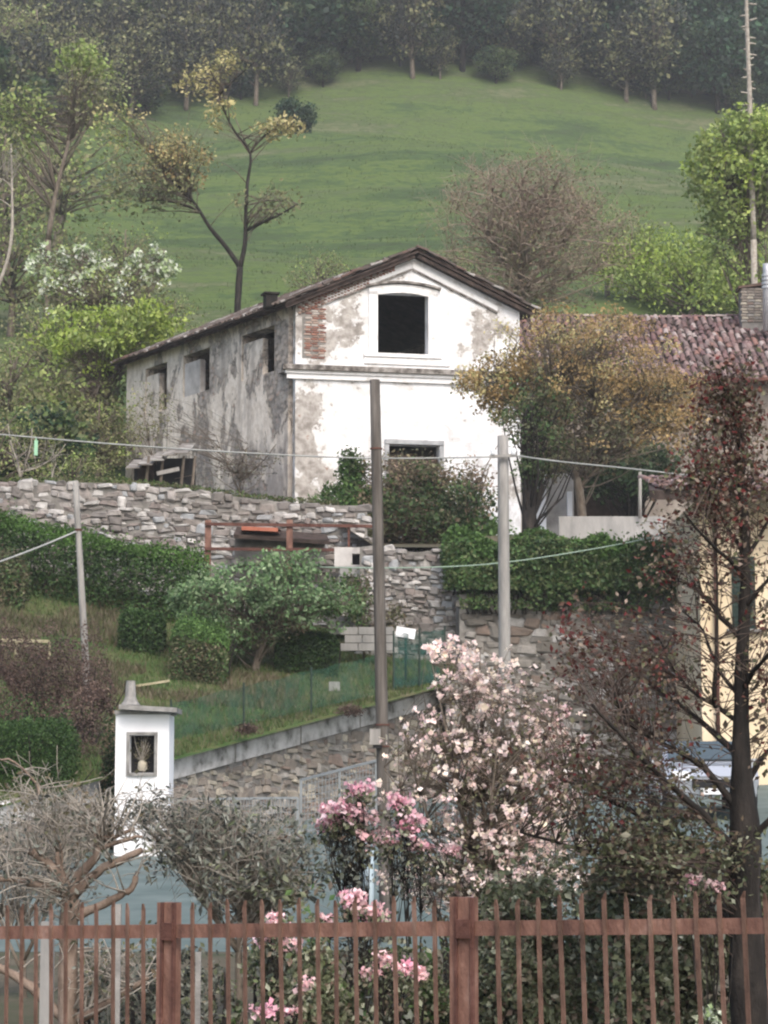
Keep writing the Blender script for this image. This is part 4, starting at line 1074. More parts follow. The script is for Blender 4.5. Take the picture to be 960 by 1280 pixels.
# ------------------------------------------------------------------ hedges, ivy and shrubs
def leafy_box(name, label, cat, path, w, h, n, size, mats, base_z=None, top_mat=None, inner='dark_green', lump_=.12, group=None, sag=0, e=4.0, gap=None):
    """clipped or loose hedge: a branchy core with a shell of leaves. path: ground-plan points"""
    path = np.array(path, float); seg = np.linalg.norm(np.diff(path, axis=0), axis=1); tot = seg.sum(); cum = np.concatenate([[0], np.cumsum(seg)])
    def at(u):
        return np.array([np.interp(u, cum, path[:, i]) for i in range(2)])
    def gz(p): return ground(p[0], p[1]) if base_z is None else base_z
    p0 = at(tot / 2); th = thing(name, label, cat, (p0[0], p0[1], gz(p0)), group)
    stems = MB()
    for k in range(int(tot * 5) + 3):
        u = rng.uniform(0, tot); q = at(u); z = gz(q); a = np.array((q[0], q[1], z - .1)); b = a + (rng.normal() * w * .2, rng.normal() * w * .2, h * rng.uniform(.6, .95))
        stems.tube(bez(a, b, rng.normal(size=3) * .1, 3), [.03, .008], 4)
    obj('stems', stems, M['bark_dark'], th)
    N = n; u = rng.uniform(-.02, 1.02, N) * tot
    r = rng.uniform(0, 1, N) ** .22 * (1 + .16 * (rng.uniform(0, 1, N) < .06)); a = rng.uniform(0, math.pi, N); 
    ca, sa = np.cos(a), np.sin(a); rr = (np.abs(ca) ** e + np.abs(sa) ** e) ** (-1 / e)
    side = rr * ca * r; up = rr * sa * r
    C = np.zeros((N, 3)); topf = up > .86
    for i in range(N):
        q = at(min(max(u[i], 0), tot)); t2 = at(min(max(u[i] + .1, .1), tot)) - at(min(max(u[i] - .0, 0), tot - .1)); t2 /= np.linalg.norm(t2) + 1e-9
        nn = np.array((t2[1], -t2[0])); wob = 1 + lump_ * 2 * mnoise.noise(Vector((u[i] * .9, side[i] * 2, up[i] * 1.5 + w)))
        endr = 1 - max(0, (abs(u[i] / tot - .5) * 2 - 1 + .25 / max(tot, .5))) * .9
        q = q + nn * side[i] * w / 2 * wob + t2 * (u[i] - min(max(u[i], 0), tot))
        C[i] = (q[0], q[1], gz(q) + up[i] * h * wob * endr - sag)
    if gap is not None:
        keep_ = np.array([mnoise.noise(Vector(c * 2.6)) + .5 * mnoise.noise(Vector(c * 6)) > gap for c in C]); C = C[keep_]; topf = topf[keep_]; N = len(C)
    sz = size * rng.uniform(.6, 1.4, N); lo = 0
    pick = np.array([.5 + .5 * mnoise.noise(Vector(c * 1.4)) for c in C]) * .5 + rng.uniform(0, .5, N)
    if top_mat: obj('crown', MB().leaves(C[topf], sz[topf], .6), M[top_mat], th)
    keep = ~topf if top_mat else np.ones(N, bool)
    for mn, wgt in mats:
        sel = keep & (pick >= lo) & (pick < lo + wgt); lo += wgt
        if sel.any(): obj('crown', MB().leaves(C[sel], sz[sel], .6), M[mn], th)
    return th

leafy_box('hedge', 'long clipped dark green hedge below the rubble wall on the left', 'hedge', [(-12, 62.0), (-7.5, 62), (-4.7, 62.2)], 1.7, 1.75, 30000, .085, [('hedge', .9), ('ivy', .1)], None, 'hedge_lit_top', lump_=.08)
leafy_box('bush', 'loose yellowish bush in front of the clipped hedge at the left edge', 'bush', [(-10.2, 60.2), (-9.0, 60.2)], 1.3, 1.1, 5000, .09, [('ivy', .5), ('olive_leaf', .5)])
leafy_box('hedge', 'small dark clipped hedge block beside the grey wooden pole', 'hedge', [P(150, 820, 58)[:2], P(205, 820, 58)[:2]], .9, .95, 6000, .07, [('hedge', .6), ('dark_green', .4)], None, 'hedge', lump_=.06)
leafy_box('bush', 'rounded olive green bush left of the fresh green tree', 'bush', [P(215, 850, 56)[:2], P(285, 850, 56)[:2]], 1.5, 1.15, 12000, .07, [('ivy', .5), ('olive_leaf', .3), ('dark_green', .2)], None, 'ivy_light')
leafy_box('hedge', 'dark clipped hedge block below the right side of the fresh green tree', 'hedge', [P(345, 830, 58)[:2], P(422, 830, 58)[:2]], 1.0, .95, 8000, .07, [('hedge', .5), ('dark_green', .5)], None, 'hedge', lump_=.06)
leafy_box('hedge', 'smooth rounded dark green hedge left of the white shrine', 'hedge', [(-8.2, 44.6), (-6.9, 44.6), (-5.75, 44.6)], 2.2, 2.55, 46000, .05, [('hedge', 1.0)], -1.1, 'hedge', lump_=.06)
leafy_box('bramble', 'reddish brown leafless bramble heap behind the rounded hedge', 'bush', [(-8.4, 48.2), (-6.8, 48.2), (-5.5, 48.2)], 2.2, 1.85, 34000, .05, [('bramble', .9), ('dry', .1)], None, lump_=.5, e=2.2, gap=-.35)
leafy_box('dark_bush', 'narrow dark bush pressed against the left side of the shrine', 'bush', [(-5.35, 45.6), (-5.0, 45.6)], .5, 2.3, 5000, .07, [('dark_green', .6), ('brown_leaf', .4)], -1.0, lump_=.3)

# ivy over the right-hand wall
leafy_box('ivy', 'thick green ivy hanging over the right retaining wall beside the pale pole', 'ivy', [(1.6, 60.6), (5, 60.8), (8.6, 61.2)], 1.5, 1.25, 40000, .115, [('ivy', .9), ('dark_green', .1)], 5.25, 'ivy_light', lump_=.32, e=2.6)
leafy_box('ivy', 'lower skirt of dark ivy trailing down the right retaining wall', 'ivy', [(2.0, 60.2), (5, 60.4), (8.6, 60.9)], .5, .85, 12000, .10, [('ivy', .8), ('dark_green', .2)], 4.75, None, lump_=.5, e=2.2, gap=-.15)
# thicket in front of the farmhouse door
tree('thicket', 'tangled thicket of ivy and brown brambles in front of the farmhouse door', 'bush', 66,
     [([(545, 690), (540, 640), (530, 600), (520, 575)], [.06, .02]), ([(500, 690), (490, 640), (485, 600)], [.05, .02]), ([(560, 690), (590, 640), (605, 605), (612, 580)], [.05, .01]), ([(435, 680), (438, 630), (440, 590)], [.05, .02]), ([(585, 640), (600, 600), (620, 560), (632, 545)], [.02, .006])],
     [dict(c=(535, 635), r=(85, 55), n=260, lv=40, cs=.2, size=.09, mat=[('ivy', .35), ('olive_leaf', .2), ('dark_green', .3), ('brown_leaf', .15)], gap=.1),
      dict(c=(500, 590), r=(55, 26), n=80, lv=22, cs=.18, size=.065, mat=[('brown_leaf', .6), ('olive_leaf', .4)]), dict(c=(585, 605), r=(35, 38), n=50, lv=14, cs=.16, size=.07, mat=[('brown_leaf', .7), ('olive_leaf', .3)]),
      dict(c=(440, 600), r=(17, 40), n=50, lv=46, cs=.13, size=.085, mat=[('ivy', .6), ('ivy_light', .4)]), dict(c=(432, 634), r=(42, 30), n=70, lv=40, cs=.14, size=.085, mat=[('ivy_light', .7), ('ivy', .3)]),
      dict(c=(475, 648), r=(60, 38), n=150, lv=26, cs=.16, size=.07, mat=[('brown_leaf', .4), ('olive_leaf', .6)]), dict(c=(590, 672), r=(42, 30), n=60, lv=44, cs=.2, size=.11, mat='ivy_light'), dict(c=(565, 700), r=(26, 30), n=24, lv=30, cs=.2, size=.09, mat=[('ivy_light', .5), ('ivy', .5)])], 'bark', twig=.01)
# fresh green fruit tree
tree('fruit_tree', 'fresh green low fruit tree in the garden above the clipped bushes', 'tree', 57.5,
     [([(318, 846), (322, 822), (330, 800), (336, 775)], [.10, .07]), ([(333, 790), (300, 765), (265, 745), (230, 738)], [.055, .015]), ([(336, 778), (345, 740), (350, 710), (372, 690)], [.05, .015]), ([(334, 785), (380, 760), (420, 745)], [.05, .015]), ([(320, 800), (290, 800), (262, 795)], [.03, .01])],
     [dict(c=(330, 748), r=(105, 46), n=210, lv=26, cs=.13, size=.085, mat='apple', gap=.3, flat=.6, gs=3), dict(c=(245, 745), r=(38, 26), n=36, lv=30, cs=.11, size=.085, mat='apple', gap=.2), dict(c=(360, 712), r=(55, 22), n=50, lv=24, cs=.12, size=.085, mat='apple', gap=.2),
      dict(c=(415, 755), r=(40, 36), n=60, lv=24, cs=.13, size=.08, mat=[('apple', .6), ('ivy', .4)]), dict(c=(285, 790), r=(65, 28), n=80, lv=20, cs=.12, size=.08, mat=[('apple', .6), ('ivy', .4)], gap=.2), dict(c=(345, 785), r=(45, 20), n=26, lv=18, cs=.12, size=.07, mat='olive_leaf')], 'bark', twig=.010)
tree('bush', 'small mixed green bush beside the rubble corner behind the tall pole', 'bush', 60,
     [([(455, 800), (452, 770), (450, 745)], [.03, .01])],
     [dict(c=(440, 750), r=(30, 36), n=46, lv=26, cs=.14, size=.07, mat=[('ivy', .5), ('olive_leaf', .5)]), dict(c=(492, 770), r=(14, 18), n=16, lv=20, cs=.12, size=.06, mat='olive_leaf')], 'bark', twig=.01)
# grass tufts
def tufts(name, label, n, xr, yr, mat, hgt, zfun=ground, dens=None):
    X = rng.uniform(*xr, n); Yv = rng.uniform(*yr, n)
    if dens is not None:
        k = np.array([dens(x, y) for x, y in zip(X, Yv)]); X, Yv = X[k], Yv[k]
    Z = np.array([zfun(x, y) for x, y in zip(X, Yv)]); m = len(X)
    h = hgt * rng.uniform(.5, 1.5, m); a = rng.uniform(0, 6.28, m); w = h * .16
    dx, dy = np.cos(a) * w, np.sin(a) * w; lx, ly = rng.normal(size=m) * h * .35, rng.normal(size=m) * h * .35
    V = np.stack([np.stack([X - dx, Yv - dy, Z - .02], 1), np.stack([X + dx, Yv + dy, Z - .02], 1), np.stack([X + lx, Yv + ly, Z + h], 1)], 1).reshape(-1, 3)
    return obj(name, MB().add(V, np.arange(3 * m).reshape(-1, 3)), M[mat], label=label, cat='grass', kind='stuff')
gd = lambda x, y: x < 1.8 and yline(x) + .5 < y < yup(x) - .3
tufts('grass', 'short green and dry grass of the sloping garden', 60000, (-12, 1.8), (40, 63.5), 'grass', .10, dens=gd)
tufts('dry_grass', 'dry brownish grass on the upper garden slope', 32000, (-12, -2), (53, 63.5), 'dry', .14, dens=lambda x, y: gd(x, y) and mnoise.noise(Vector((x * .5, y * .5, 3))) > -.1)
tufts('meadow_grass', 'long grass tussocks of the hillside meadow', 110000, (-45, 55), (84, 230), 'meadow_grass', .15, dens=lambda x, y: abs(x) < y * .2 and mnoise.noise(Vector((x * .5, y * .2, 1))) > -.2)
tufts('verge_grass', 'bright grass strip along the coping of the roadside wall', 14000, (-4.6, 1.2), (46, 60), 'grass', .09, dens=lambda x, y: yline(x) + .5 < y < yline(x) + 2.0)
tufts('wall_weeds', 'weeds growing at the foot of the roadside wall', 9000, (-9, 1.8), (37, 58), 'grass', .16, zfun=road_z, dens=lambda x, y: yline(x) - .7 < y < yline(x) - .05 and mnoise.noise(Vector((x * 1.5, 0, 0))) > -.2)
# rusty brown weeds that hang over the coping
for px, py, lb in ((310, 912, 'small rust brown weed tuft on the middle of the sloping coping'), (438, 888, 'wider rust brown weed tuft on the coping left of the tall pole')):
    x = P(px, py, 50)[0]; Yy = 47 + 1.825 * (x + 4.15)
    for _ in range(6): x = P(px, py, Yy)[0]; Yy = 47 + 1.825 * (x + 4.15)
    c = P(px, py, Yy - .0); C = c + rng.normal(size=(700, 3)) * ((.12 if px < 400 else .15), .06, .06)
    obj('weed', MB().leaves(C - (0, .12, 0), rng.uniform(.03, .07, 700)), M['bramble'], loc=c, label=lb, cat='weed', kind=None)

# ------------------------------------------------------------------ the white shrine
SY = 44.0
sx0, sx1 = P(144, 950, SY)[0], P(211, 950, SY)[0]; sxc = (sx0 + sx1) / 2
zb_, zt_ = -1.15, P(0, 893, SY)[2]
t = thing('wayside_shrine', 'small white wayside shrine with a niche and flat stone roof', 'shrine', (sxc, SY, zb_))
nx0, nx1, nz0, nz1 = P(163, 0, SY)[0], P(193, 0, SY)[0], P(0, 966, SY)[2], P(0, 919, SY)[2]
nx0, nx1 = P(162, 940, SY)[0], P(193, 940, SY)[0]
me = wall(np.array((sx0, SY)), np.array((1., 0)), np.array((0, -1.)), sx1 - sx0, zb_, lambda u: zt_, [(nx0 - sx0, nx1 - sx0, nz0, nz1)], .35)
obj('front_wall', shift(me, t), M['white_paint'], t)
obj('rear_wall', MB().box((sxc, SY + .7, (zb_ + zt_) / 2), (sx1 - sx0, .694, zt_ - zb_ - .006)), M['white_paint'], t)
for nm, c, s in [('niche_frame', (nx0 - .028, SY - .012, (nz0 + nz1) / 2), (.055, .05, nz1 - nz0 + .11)), ('niche_frame', (nx1 + .028, SY - .012, (nz0 + nz1) / 2), (.055, .05, nz1 - nz0 + .11)),
                 ('niche_frame', ((nx0 + nx1) / 2, SY - .014, nz1 + .028), (nx1 - nx0 - .004, .05, .055)), ('niche_sill', ((nx0 + nx1) / 2, SY - .02, nz0 - .03), (nx1 - nx0 - .004, .08, .055))]:
    obj(nm, MB().box(c, s), M['grey_stone'], t)
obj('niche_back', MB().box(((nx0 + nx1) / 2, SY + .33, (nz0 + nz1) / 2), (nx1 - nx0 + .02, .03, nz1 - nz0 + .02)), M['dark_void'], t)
obj('roof_slab', MB().beam(P(150, 884, SY - .1) + (0, .4, 0), P(222, 888, SY - .1) + (0, .4, 0), 1.25, .085), M['grey_stone'], t)
obj('roof_bed', MB().box((sxc + .02, SY + .42, zt_ + .035), (sx1 - sx0 + .08, .95, .07)), M['grey_stone'], t)
# cap stone: flared foot
c = P(163, 880, SY + .3)
mb = MB().tube([c + (0, 0, -.02), c + (0, 0, .04), c + (0, 0, .12), c + (0, 0, .42), c + (0, 0, .43)], [.19, .14, .105, .085, .09], 10)
obj('finial', mb, M['grey_stone'], t, smooth=False)
# unclear figure in the niche; a dry bouquet in a jar is made up for it
vb = P(178, 964, SY + .12)
v = thing('niche_figure', 'unclear pale figure inside the shrine niche, shaped as a dry bouquet in a jar', 'bouquet', vb)
obj('jar', MB().tube([vb, vb + (0, 0, .05), vb + (0, 0, .16), vb + (0, 0, .2)], [.05, .09, .08, .045], 10), M['ivory'], v, smooth=True)
mb = MB()
for k in range(26):
    d = rng.normal(size=3) * (.075, .05, .12) + (0, 0, .42); mb.tube(bez(vb + (0, 0, .18), vb + d, rng.normal(size=3) * .03, 3), [.008, .004], 4)
obj('stems', mb, M['bark_pale'], v)
C = vb + (0, 0, .33) + rng.normal(size=(260, 3)) * (.075, .05, .14); obj('leaves', MB().leaves(C, rng.uniform(.03, .08, 260), .4), M['dry'], v)

# ------------------------------------------------------------------ poles and wires
def pole(name, label, top, bot, r0, r1, mat, Y, n=10):
    a, b = P(*bot, Y), P(*top, Y)
    g = ground(a[0], a[1]) - .05
    d = (b - a) / (b[2] - a[2]); a2 = b + d * (g - b[2])
    t = thing(name, label, 'pole', (a2[0], a2[1], g))
    obj('shaft', MB().tube(np.linspace(a2, b, 8), np.linspace(r0, r1, 8), n), M[mat], t, smooth=True)
    return t
t = pole('utility_pole', 'tall dark weathered wooden pole rising in the centre of the photo', (468.5, 475), (482, 1110), .095, .070, 'pole_wood', 31, 8)
jb = P(469, 921, 30.88)
j = obj('junction_box', MB().box(jb, (.14, .10, .20)), M['pole_grey'], t); obj('bracket', MB().box(jb + (.03, .0, -.125), (.12, .07, .04)), M['dark_void'], j)
j2 = P(474.5, 912, 36.09)
for y in (560, 905, 932): obj('strap', MB().tube([P(468.5 + (y - 475) * .0213, y + 2, 31), P(468.5 + (y - 475) * .0213, y, 31)], [.078 + (y - 475) * .00004, .078 + (y - 475) * .00004], 10), M['rust_dark'], t)
t = pole('utility_pole', 'pale grey concrete pole standing between gable and ivy wall', (628.5, 545), (631, 830), .135, .115, 'pole_grey', 50, 12)
cr = P(629, 570, 49.86)
obj('crossarm', MB().beam(P(612, 571, 49.8), P(646, 569, 49.8), .06, .06), M['pole_grey'], t)
for px in (616, 642):
    q = P(px, 566, 49.8); obj('insulator', MB().tube([q - (0, 0, .05), q, q + (0, 0, .05), q + (0, 0, .1)], [.05, .045, .055, .03], 10), M['white_paint'], t, smooth=True)
t = pole('utility_pole', 'leaning grey wooden pole in front of the hedge on the left', (94.5, 603), (111, 900), .085, .065, 'pole_grey', 52, 8)
obj('strap', MB().tube([P(98, 664, 52), P(98, 661, 52)], [.08, .08], 8), M['rust_dark'], t)

def wire(label, pts, r, mat='wire', name='overhead_wire'):
    q = [P(*p) for p in pts]
    if len(q) == 2:
        a, b = q; L = np.linalg.norm(b - a); q = [a + (b - a) * f + np.array((0, 0, -4 * .012 * L * f * (1 - f))) for f in np.linspace(0, 1, 14)]
    else: q = smooth_line(q, 5)
    return obj(name, MB().tube(q, [r, r], 6), M[mat], loc=q[0], smooth=True, label=label, cat='wire')
wire('thin grey wire running from the left edge to the concrete pole', [(-60, 537, 47), (0, 543, 47.5), (180, 558, 48.5), (380, 570, 49.2), (500, 573, 49.5), (616, 571, 49.8)], .016)
wire('pale wire falling from the concrete pole to the right behind the reddish tree', [(642, 569, 49.8), (700, 577, 51), (780, 585, 53), (850, 593, 55), (905, 600, 56.2)], .020)
wire('thick whitish stay wire from the leaning pole down to the left edge', [(-30, 712, 50), (98, 663, 52)], .022)
wire('greenish wire crossing in front of the ivy wall', [(400, 709, 58), (480, 710, 58), (570, 708, 58.5), (640, 702, 58.8), (720, 690, 59), (800, 675, 59), (880, 655, 59)], .017, 'wire_green')
q = P(45, 560, 47.6)
obj('wire_tag', MB().box(q, (.07, .03, .30)).box(q + (0, 0, .17), (.02, .02, .06)), leaf_mat('tag_green', [(.35, .62, .42), (.40, .68, .48)], var=.1), loc=q, label='small pale green tag hanging from the thin wire at the left', cat='tag')

# ------------------------------------------------------------------ railing, small roof and terrace bits
RYd = 62.4
t = thing('railing', 'rusty red brown two rail fence in front of the rubble wall', 'railing', P(260, 712, RYd))
for px, y0, y1 in ((260, 650, 712), (362, 650, 705), (436, 655, 688), (470, 652, 700)):
    w = .16 if px < 400 else .06
    obj('post', MB().box((P(px, 680, RYd)[0], RYd, (P(px, y0, RYd)[2] + P(px, y1 + 14, RYd)[2]) / 2), (w, .1, P(px, y0, RYd)[2] - P(px, y1 + 14, RYd)[2])), M['rust_dark'] if px > 400 else M['rust'], t)
for ya, yb in ((655, 658), (686, 688)):
    obj('rail', MB().beam(P(256, ya, RYd - .09), P(478, yb, RYd - .09), .06, .08), M['rust_dark'], t)
t = thing('small_roof', 'low dark slanting board roof with a red tile patch behind the railing', 'roof', P(340, 675, 63.2))
deck(t, P(292, 668, 62.8), P(412, 676, 62.8), P(408, 668, 63.6), P(296, 658, 63.6), .10, M['timber_dark'], 'board')
obj('tile_patch', MB().beam(P(303, 662, 63.1), P(348, 664, 63.1), .7, .10), M['terracotta'], t)
for i in range(8):
    inst('tile', tm2, t, Matrix.Translation(P(306 + i * 6, 664, 62.8)) @ Matrix.Rotation(random.uniform(-.1, .1), 4, 'Z') @ Matrix.Diagonal((.9, .9, .9, 1)))
obj('wall_panel', MB().box(P(350, 690, 63.5), (2.4, .3, .7)), M['mortar'], t)
t = thing('terrace_frame', 'grey concrete beam with two small openings left of the tall pole', 'wall', P(450, 725, 62))
obj('beam', MB().beam(P(425, 715, 61.6), P(478, 715, 61.6), .3, .27), M['concrete'], t)
me = wall(np.array((P(418, 700, 61.9)[0], 61.9)), np.array((1., 0)), np.array((0, -1.)), P(478, 700, 61.9)[0] - P(418, 700, 61.9)[0], P(0, 708, 61.9)[2], lambda u: P(0, 684, 61.9)[2],
          [(.46, .68, P(0, 706, 61.9)[2] , P(0, 692, 61.9)[2]), (.78, 1.05, P(0, 706, 61.9)[2], P(0, 692, 61.9)[2])], .3)
obj('wall_panel', shift(me, t), M['plaster_old'], t)
obj('recess', MB().box(P(455, 700, 62.4), (1.2, .1, .5)), M['dark_void'], t)
for px in (432, 470): obj('support', MB().box(((P(px, 740, 61.9)[0]), 61.9, P(0, 745, 61.9)[2]), (.35, .3, 1.05)), M['plaster_old'], t)
obj('rear_panel', MB().box(P(447, 755, 62.6), (1.5, .2, 1.6)), M['mortar'], t)
t = thing('garden_wall', 'low pinkish concrete block wall piece beside the tall pole in the garden', 'wall', P(450, 812, 59.5))
for r_ in range(3):
    for k in range(3):
        obj('block', MB().box((P(438, 0, 59.5)[0] + k * .44 + (r_ % 2) * .1, 59.5, P(0, 814, 59.5)[2] + .10 + r_ * .2), (.42, .22, .185)), M['concrete'], t)
obj('step_slab', MB().box(P(465, 762, 60.3), (.85, .5, .07)), M['concrete'], loc=P(465, 762, 60.3), label='pale flat step slab beside the rubble corner behind the pole', cat='slab')
t = thing('marker_board', 'small blank white board on the green netting fence', 'board', P(507, 793, 56.8))
obj('board', MB().beam(P(495, 789, 56.8), P(519, 793, 56.8), .03, .24), M['white_paint'], t)
obj('post', MB().tube([P(507, 850, 56.86), P(507, 790, 56.86)], [.03, .03], 6), M['shutter'], t)
# netting
def netting(label, corners, mat, posts, name='netting'):
    t = thing(name, label, 'netting', P(*corners[0]))
    a, b, c, d = [P(*q) for q in corners]; n = 14; V = []
    for i in range(n + 1):
        f = i / n
        for g_ in np.linspace(0, 1, 5):
            p = (a + (b - a) * f) * (1 - g_) + (d + (c - d) * f) * g_; V.append(p + (0, .05 * math.sin(f * 19) * g_, -.05 * math.sin(f * math.pi * 5) ** 2 * g_))
    F = [(i * 5 + j, i * 5 + 5 + j, i * 5 + 6 + j, i * 5 + 1 + j) for i in range(n) for j in range(4)]
    obj('mesh', MB().add(V, F), M[mat], t, smooth=True)
    for f in posts:
        p = a + (b - a) * f; q_ = d + (c - d) * f; obj('post', MB().tube([p + (0, -.04, -.2), q_ + (0, -.04, .06)], [.022, .022], 6), M['shutter'], t)
netting('sagging green garden netting on the lawn between shrine and tall pole', [(214, 926, 49.2), (470, 868, 54.8), (470, 818, 54.8), (214, 878, 49.2)], 'net_green', (0, .33, .66, 1))
netting('dark teal netting fence right of the tall pole below the rubble corner', [(492, 862, 56.5), (556, 850, 57.6), (556, 786, 57.6), (492, 792, 56.5)], 'net_teal', (0, .5, 1))
o = obj('paper_sheet', MB().box(P(418, 858, 55.8), (.26, .02, .22), .2), M['concrete'], loc=P(418, 858, 55.8), label='pale grey slab scrap lying on the lawn left of the tall pole', cat='slab')
# yellow wooden bench-like rail and thin plank
t = thing('low_rail', 'pale yellow wooden low rail at the left edge of the garden', 'rail', P(30, 812, 55))
obj('rail', MB().beam(P(-25, 799, 55), P(62, 802, 55), .08, .07), M['yellow_wood'], t)
obj('rail', MB().beam(P(-25, 806, 55.1), P(62, 808, 55.1), .08, .05), M['yellow_wood'], t)
for px in (61, 20, -18): obj('post', MB().box((P(px, 808, 55.08)[0], 55.16, P(px, 814, 55)[2]), (.07, .07, .45)), M['yellow_wood'], t)
obj('plank', MB().beam(P(168, 858, 54), P(212, 851, 54), .1, .05), M['yellow_wood'], loc=P(168, 858, 54), label='thin pale plank lying on the lawn behind the shrine roof', cat='plank')
# grey grid fence along the road wall
def grid_fence(label, p0, p1, hpx0, hpx1, ncol, nrow, mat='fence_steel', name='grid_fence'):
    a, b = P(*p0), P(*p1); t = thing(name, label, 'fence', a)
    ha, hb = hpx0 * p0[2] / FPX, hpx1 * p1[2] / FPX
    fr = MB().beam(a + (0, 0, ha), b + (0, 0, hb), .045, .045).beam(a, b, .045, .045); obj('frame', fr, M[mat], t)
    for f in (0, .5, 1): 
        p = a + (b - a) * f; obj('post', MB().beam(p - (0, 0, .5), p + (0, 0, ha + (hb - ha) * f), .05, .05, up=(0, 1, 0)), M[mat], t)
    g = MB()
    for k in range(1, ncol):
        p = a + (b - a) * k / ncol; g.beam(p, p + np.array((0, 0, ha + (hb - ha) * k / ncol)), .012, .012, up=(0, 1, 0))
    for k in range(1, nrow):
        g.beam(a + (0, 0, ha * k / nrow), b + (0, 0, hb * k / nrow), .012, .012)
    obj('wire_grid', g, M[mat], t, kind='stuff'); return t
grid_fence('grey steel grid fence in front of the roadside wall, left of the tall pole', (376, 1040, 45.5), (470, 1030, 48), 64, 78, 22, 9)
grid_fence('low grey steel grid fence between the shrine and the taller grid fence', (214, 1046, 44.6), (372, 1042, 45.4), 46, 44, 44, 5)
grid_fence('grey steel grid gate seen through the blossoming tree', (560, 1040, 49), (612, 1034, 51), 88, 86, 12, 9)

t = thing('stone_steps', 'grey stone steps climbing to the tall wall, glimpsed through the blossoming tree', 'steps', (2.6, 57, ground(2.6, 57)))
for k in range(7):
    obj('step', MB().box((2.75 + k * .02, 56.6 + k * .34, ground(2.7, 56.6) + .09 + k * .17), (2.1, .40, .17)), M['grey_stone'], t)
# ------------------------------------------------------------------ yellow house and car
t = thing('yellow_house', 'cream yellow house cut by the right edge behind the dark red tree', 'house', (7.4, 56, 0))
hx0 = P(876, 800, 56)[0]; hx1 = 16.0; he = P(0, 622, 56)[2]
holes = [(P(915, 740, 56)[0] - hx0, P(944, 740, 56)[0] - hx0, P(0, 786, 56)[2], P(0, 696, 56)[2])]
me = wall(np.array((hx0, 56.)), np.array((1., 0)), np.array((0, -1.)), hx1 - hx0, -.3, lambda u: he, holes, .35)
obj('front_wall', shift(me, t), M['cream_render'], t)
obj('side_wall', MB().box((hx0 + .18, 60.2, (he - .3) / 2), (.35, 7.6, he + .3)), M['cream_render'], t)
w = obj('window', MB().box((hx0 + (holes[0][0] + holes[0][1]) / 2, 56.2, (holes[0][2] + holes[0][3]) / 2), (holes[0][1] - holes[0][0], .04, holes[0][3] - holes[0][2])), M['glass'], t)
for k, px in enumerate((922, 937)):
    s_o = obj('shutter', MB().box((P(px, 740, 55.95)[0], 55.95, (holes[0][2] + holes[0][3]) / 2), (.26, .05, holes[0][3] - holes[0][2])), M['shutter'], t)
    for i in range(14):
        obj('slat', MB().box((P(px, 740, 55.95)[0], 55.915, holes[0][2] + .08 + i * .115), (.21, .03, .05)), M['shutter'], s_o)
obj('sill', MB().box((P(930, 740, 56)[0], 55.93, holes[0][2] - .05), (.85, .2, .08)), M['grey_stone'], t)
obj('downpipe', MB().tube([(P(895, 740, 55.9)[0], 55.9, 0), (P(895, 740, 55.9)[0], 55.9, he - .1)], [.05, .05], 8), M['rust_dark'], t, smooth=True)
rx0 = P(812, 620, 54.8)[0]
deck(t, (rx0, 54.8, he + .02), (hx1, 54.8, he + .02), (hx1, 60.5, he + 1.0), (rx0 + .6, 60.5, he + 1.0), .22, M['timber_dark'], 'roof')
tile_plane(t, (rx0 + .3, 60.4, he + 1.02), (1, 0, 0), np.array((0, -5.6, -1.0)) / np.linalg.norm((5.6, 1.0)), hx1 - rx0 - .3, 5.8, 'tile', 60, pitch=.24)

car = thing('parked_car', 'silver grey car parked on the road behind the dark red tree', 'car', (6.2, 47.5, road_z(6.2, 47.5)))
cz = road_z(6.2, 47.5); W2 = .87
prof = [(-2.0, .35), (-2.05, .70), (-1.85, .92), (-1.05, 1.0), (-.35, 1.42), (.9, 1.46), (1.65, 1.05), (1.98, .95), (2.02, .38)]
def carshape(prof, w_top, name, mat, inset=0.0):
    mb = MB(); V = []; n = len(prof)
    for s in (-1, 1):
        for (yy, zz) in prof:
            k = 1 - max(0, zz - .95) * .32; V.append((6.2 + s * (W2 - inset) * k, 47.5 + yy, cz + zz))
    mb.add(V, [(i, (i + 1) % n, (i + 1) % n + n, i + n) for i in range(n)])
    for s in (0, 1):
        base = s * n
        idx = list(range(n)); fan = [(base, base + i, base + i + 1) for i in range(1, n - 1)]
        mb.F.append(np.array(fan if s else [f[::-1] for f in fan]))
    return mb
M['car_paint'] = NT('car_paint').surf((.42, .45, .50), .28, metal=.5, spec=.6)
bm_ = carshape(prof, 0, 'body', None).mesh('body', np.array((6.2, 47.5, cz)))
bb_ = bmesh.new(); bb_.from_mesh(bm_); bmesh.ops.bevel(bb_, geom=bb_.edges[:], offset=.05, segments=2, affect='EDGES'); bb_.to_mesh(bm_); bb_.free()
o = obj('body', bm_, M['car_paint'], car)
V = [(6.2 + s * x, 47.5 + y_, cz + z_) for s, x, y_, z_ in ((-1, .72, -1.02, 1.05), (1, .72, -1.02, 1.05), (1, .66, -.42, 1.40), (-1, .66, -.42, 1.40))]
V2 = [(a, b - .03, c + .03) for a, b, c in V]
obj('windscreen', MB().add(V + V2, [(4, 5, 6, 7), (3, 2, 1, 0), (0, 1, 5, 4), (1, 2, 6, 5), (2, 3, 7, 6), (3, 0, 4, 7)]), M['glass'], car)
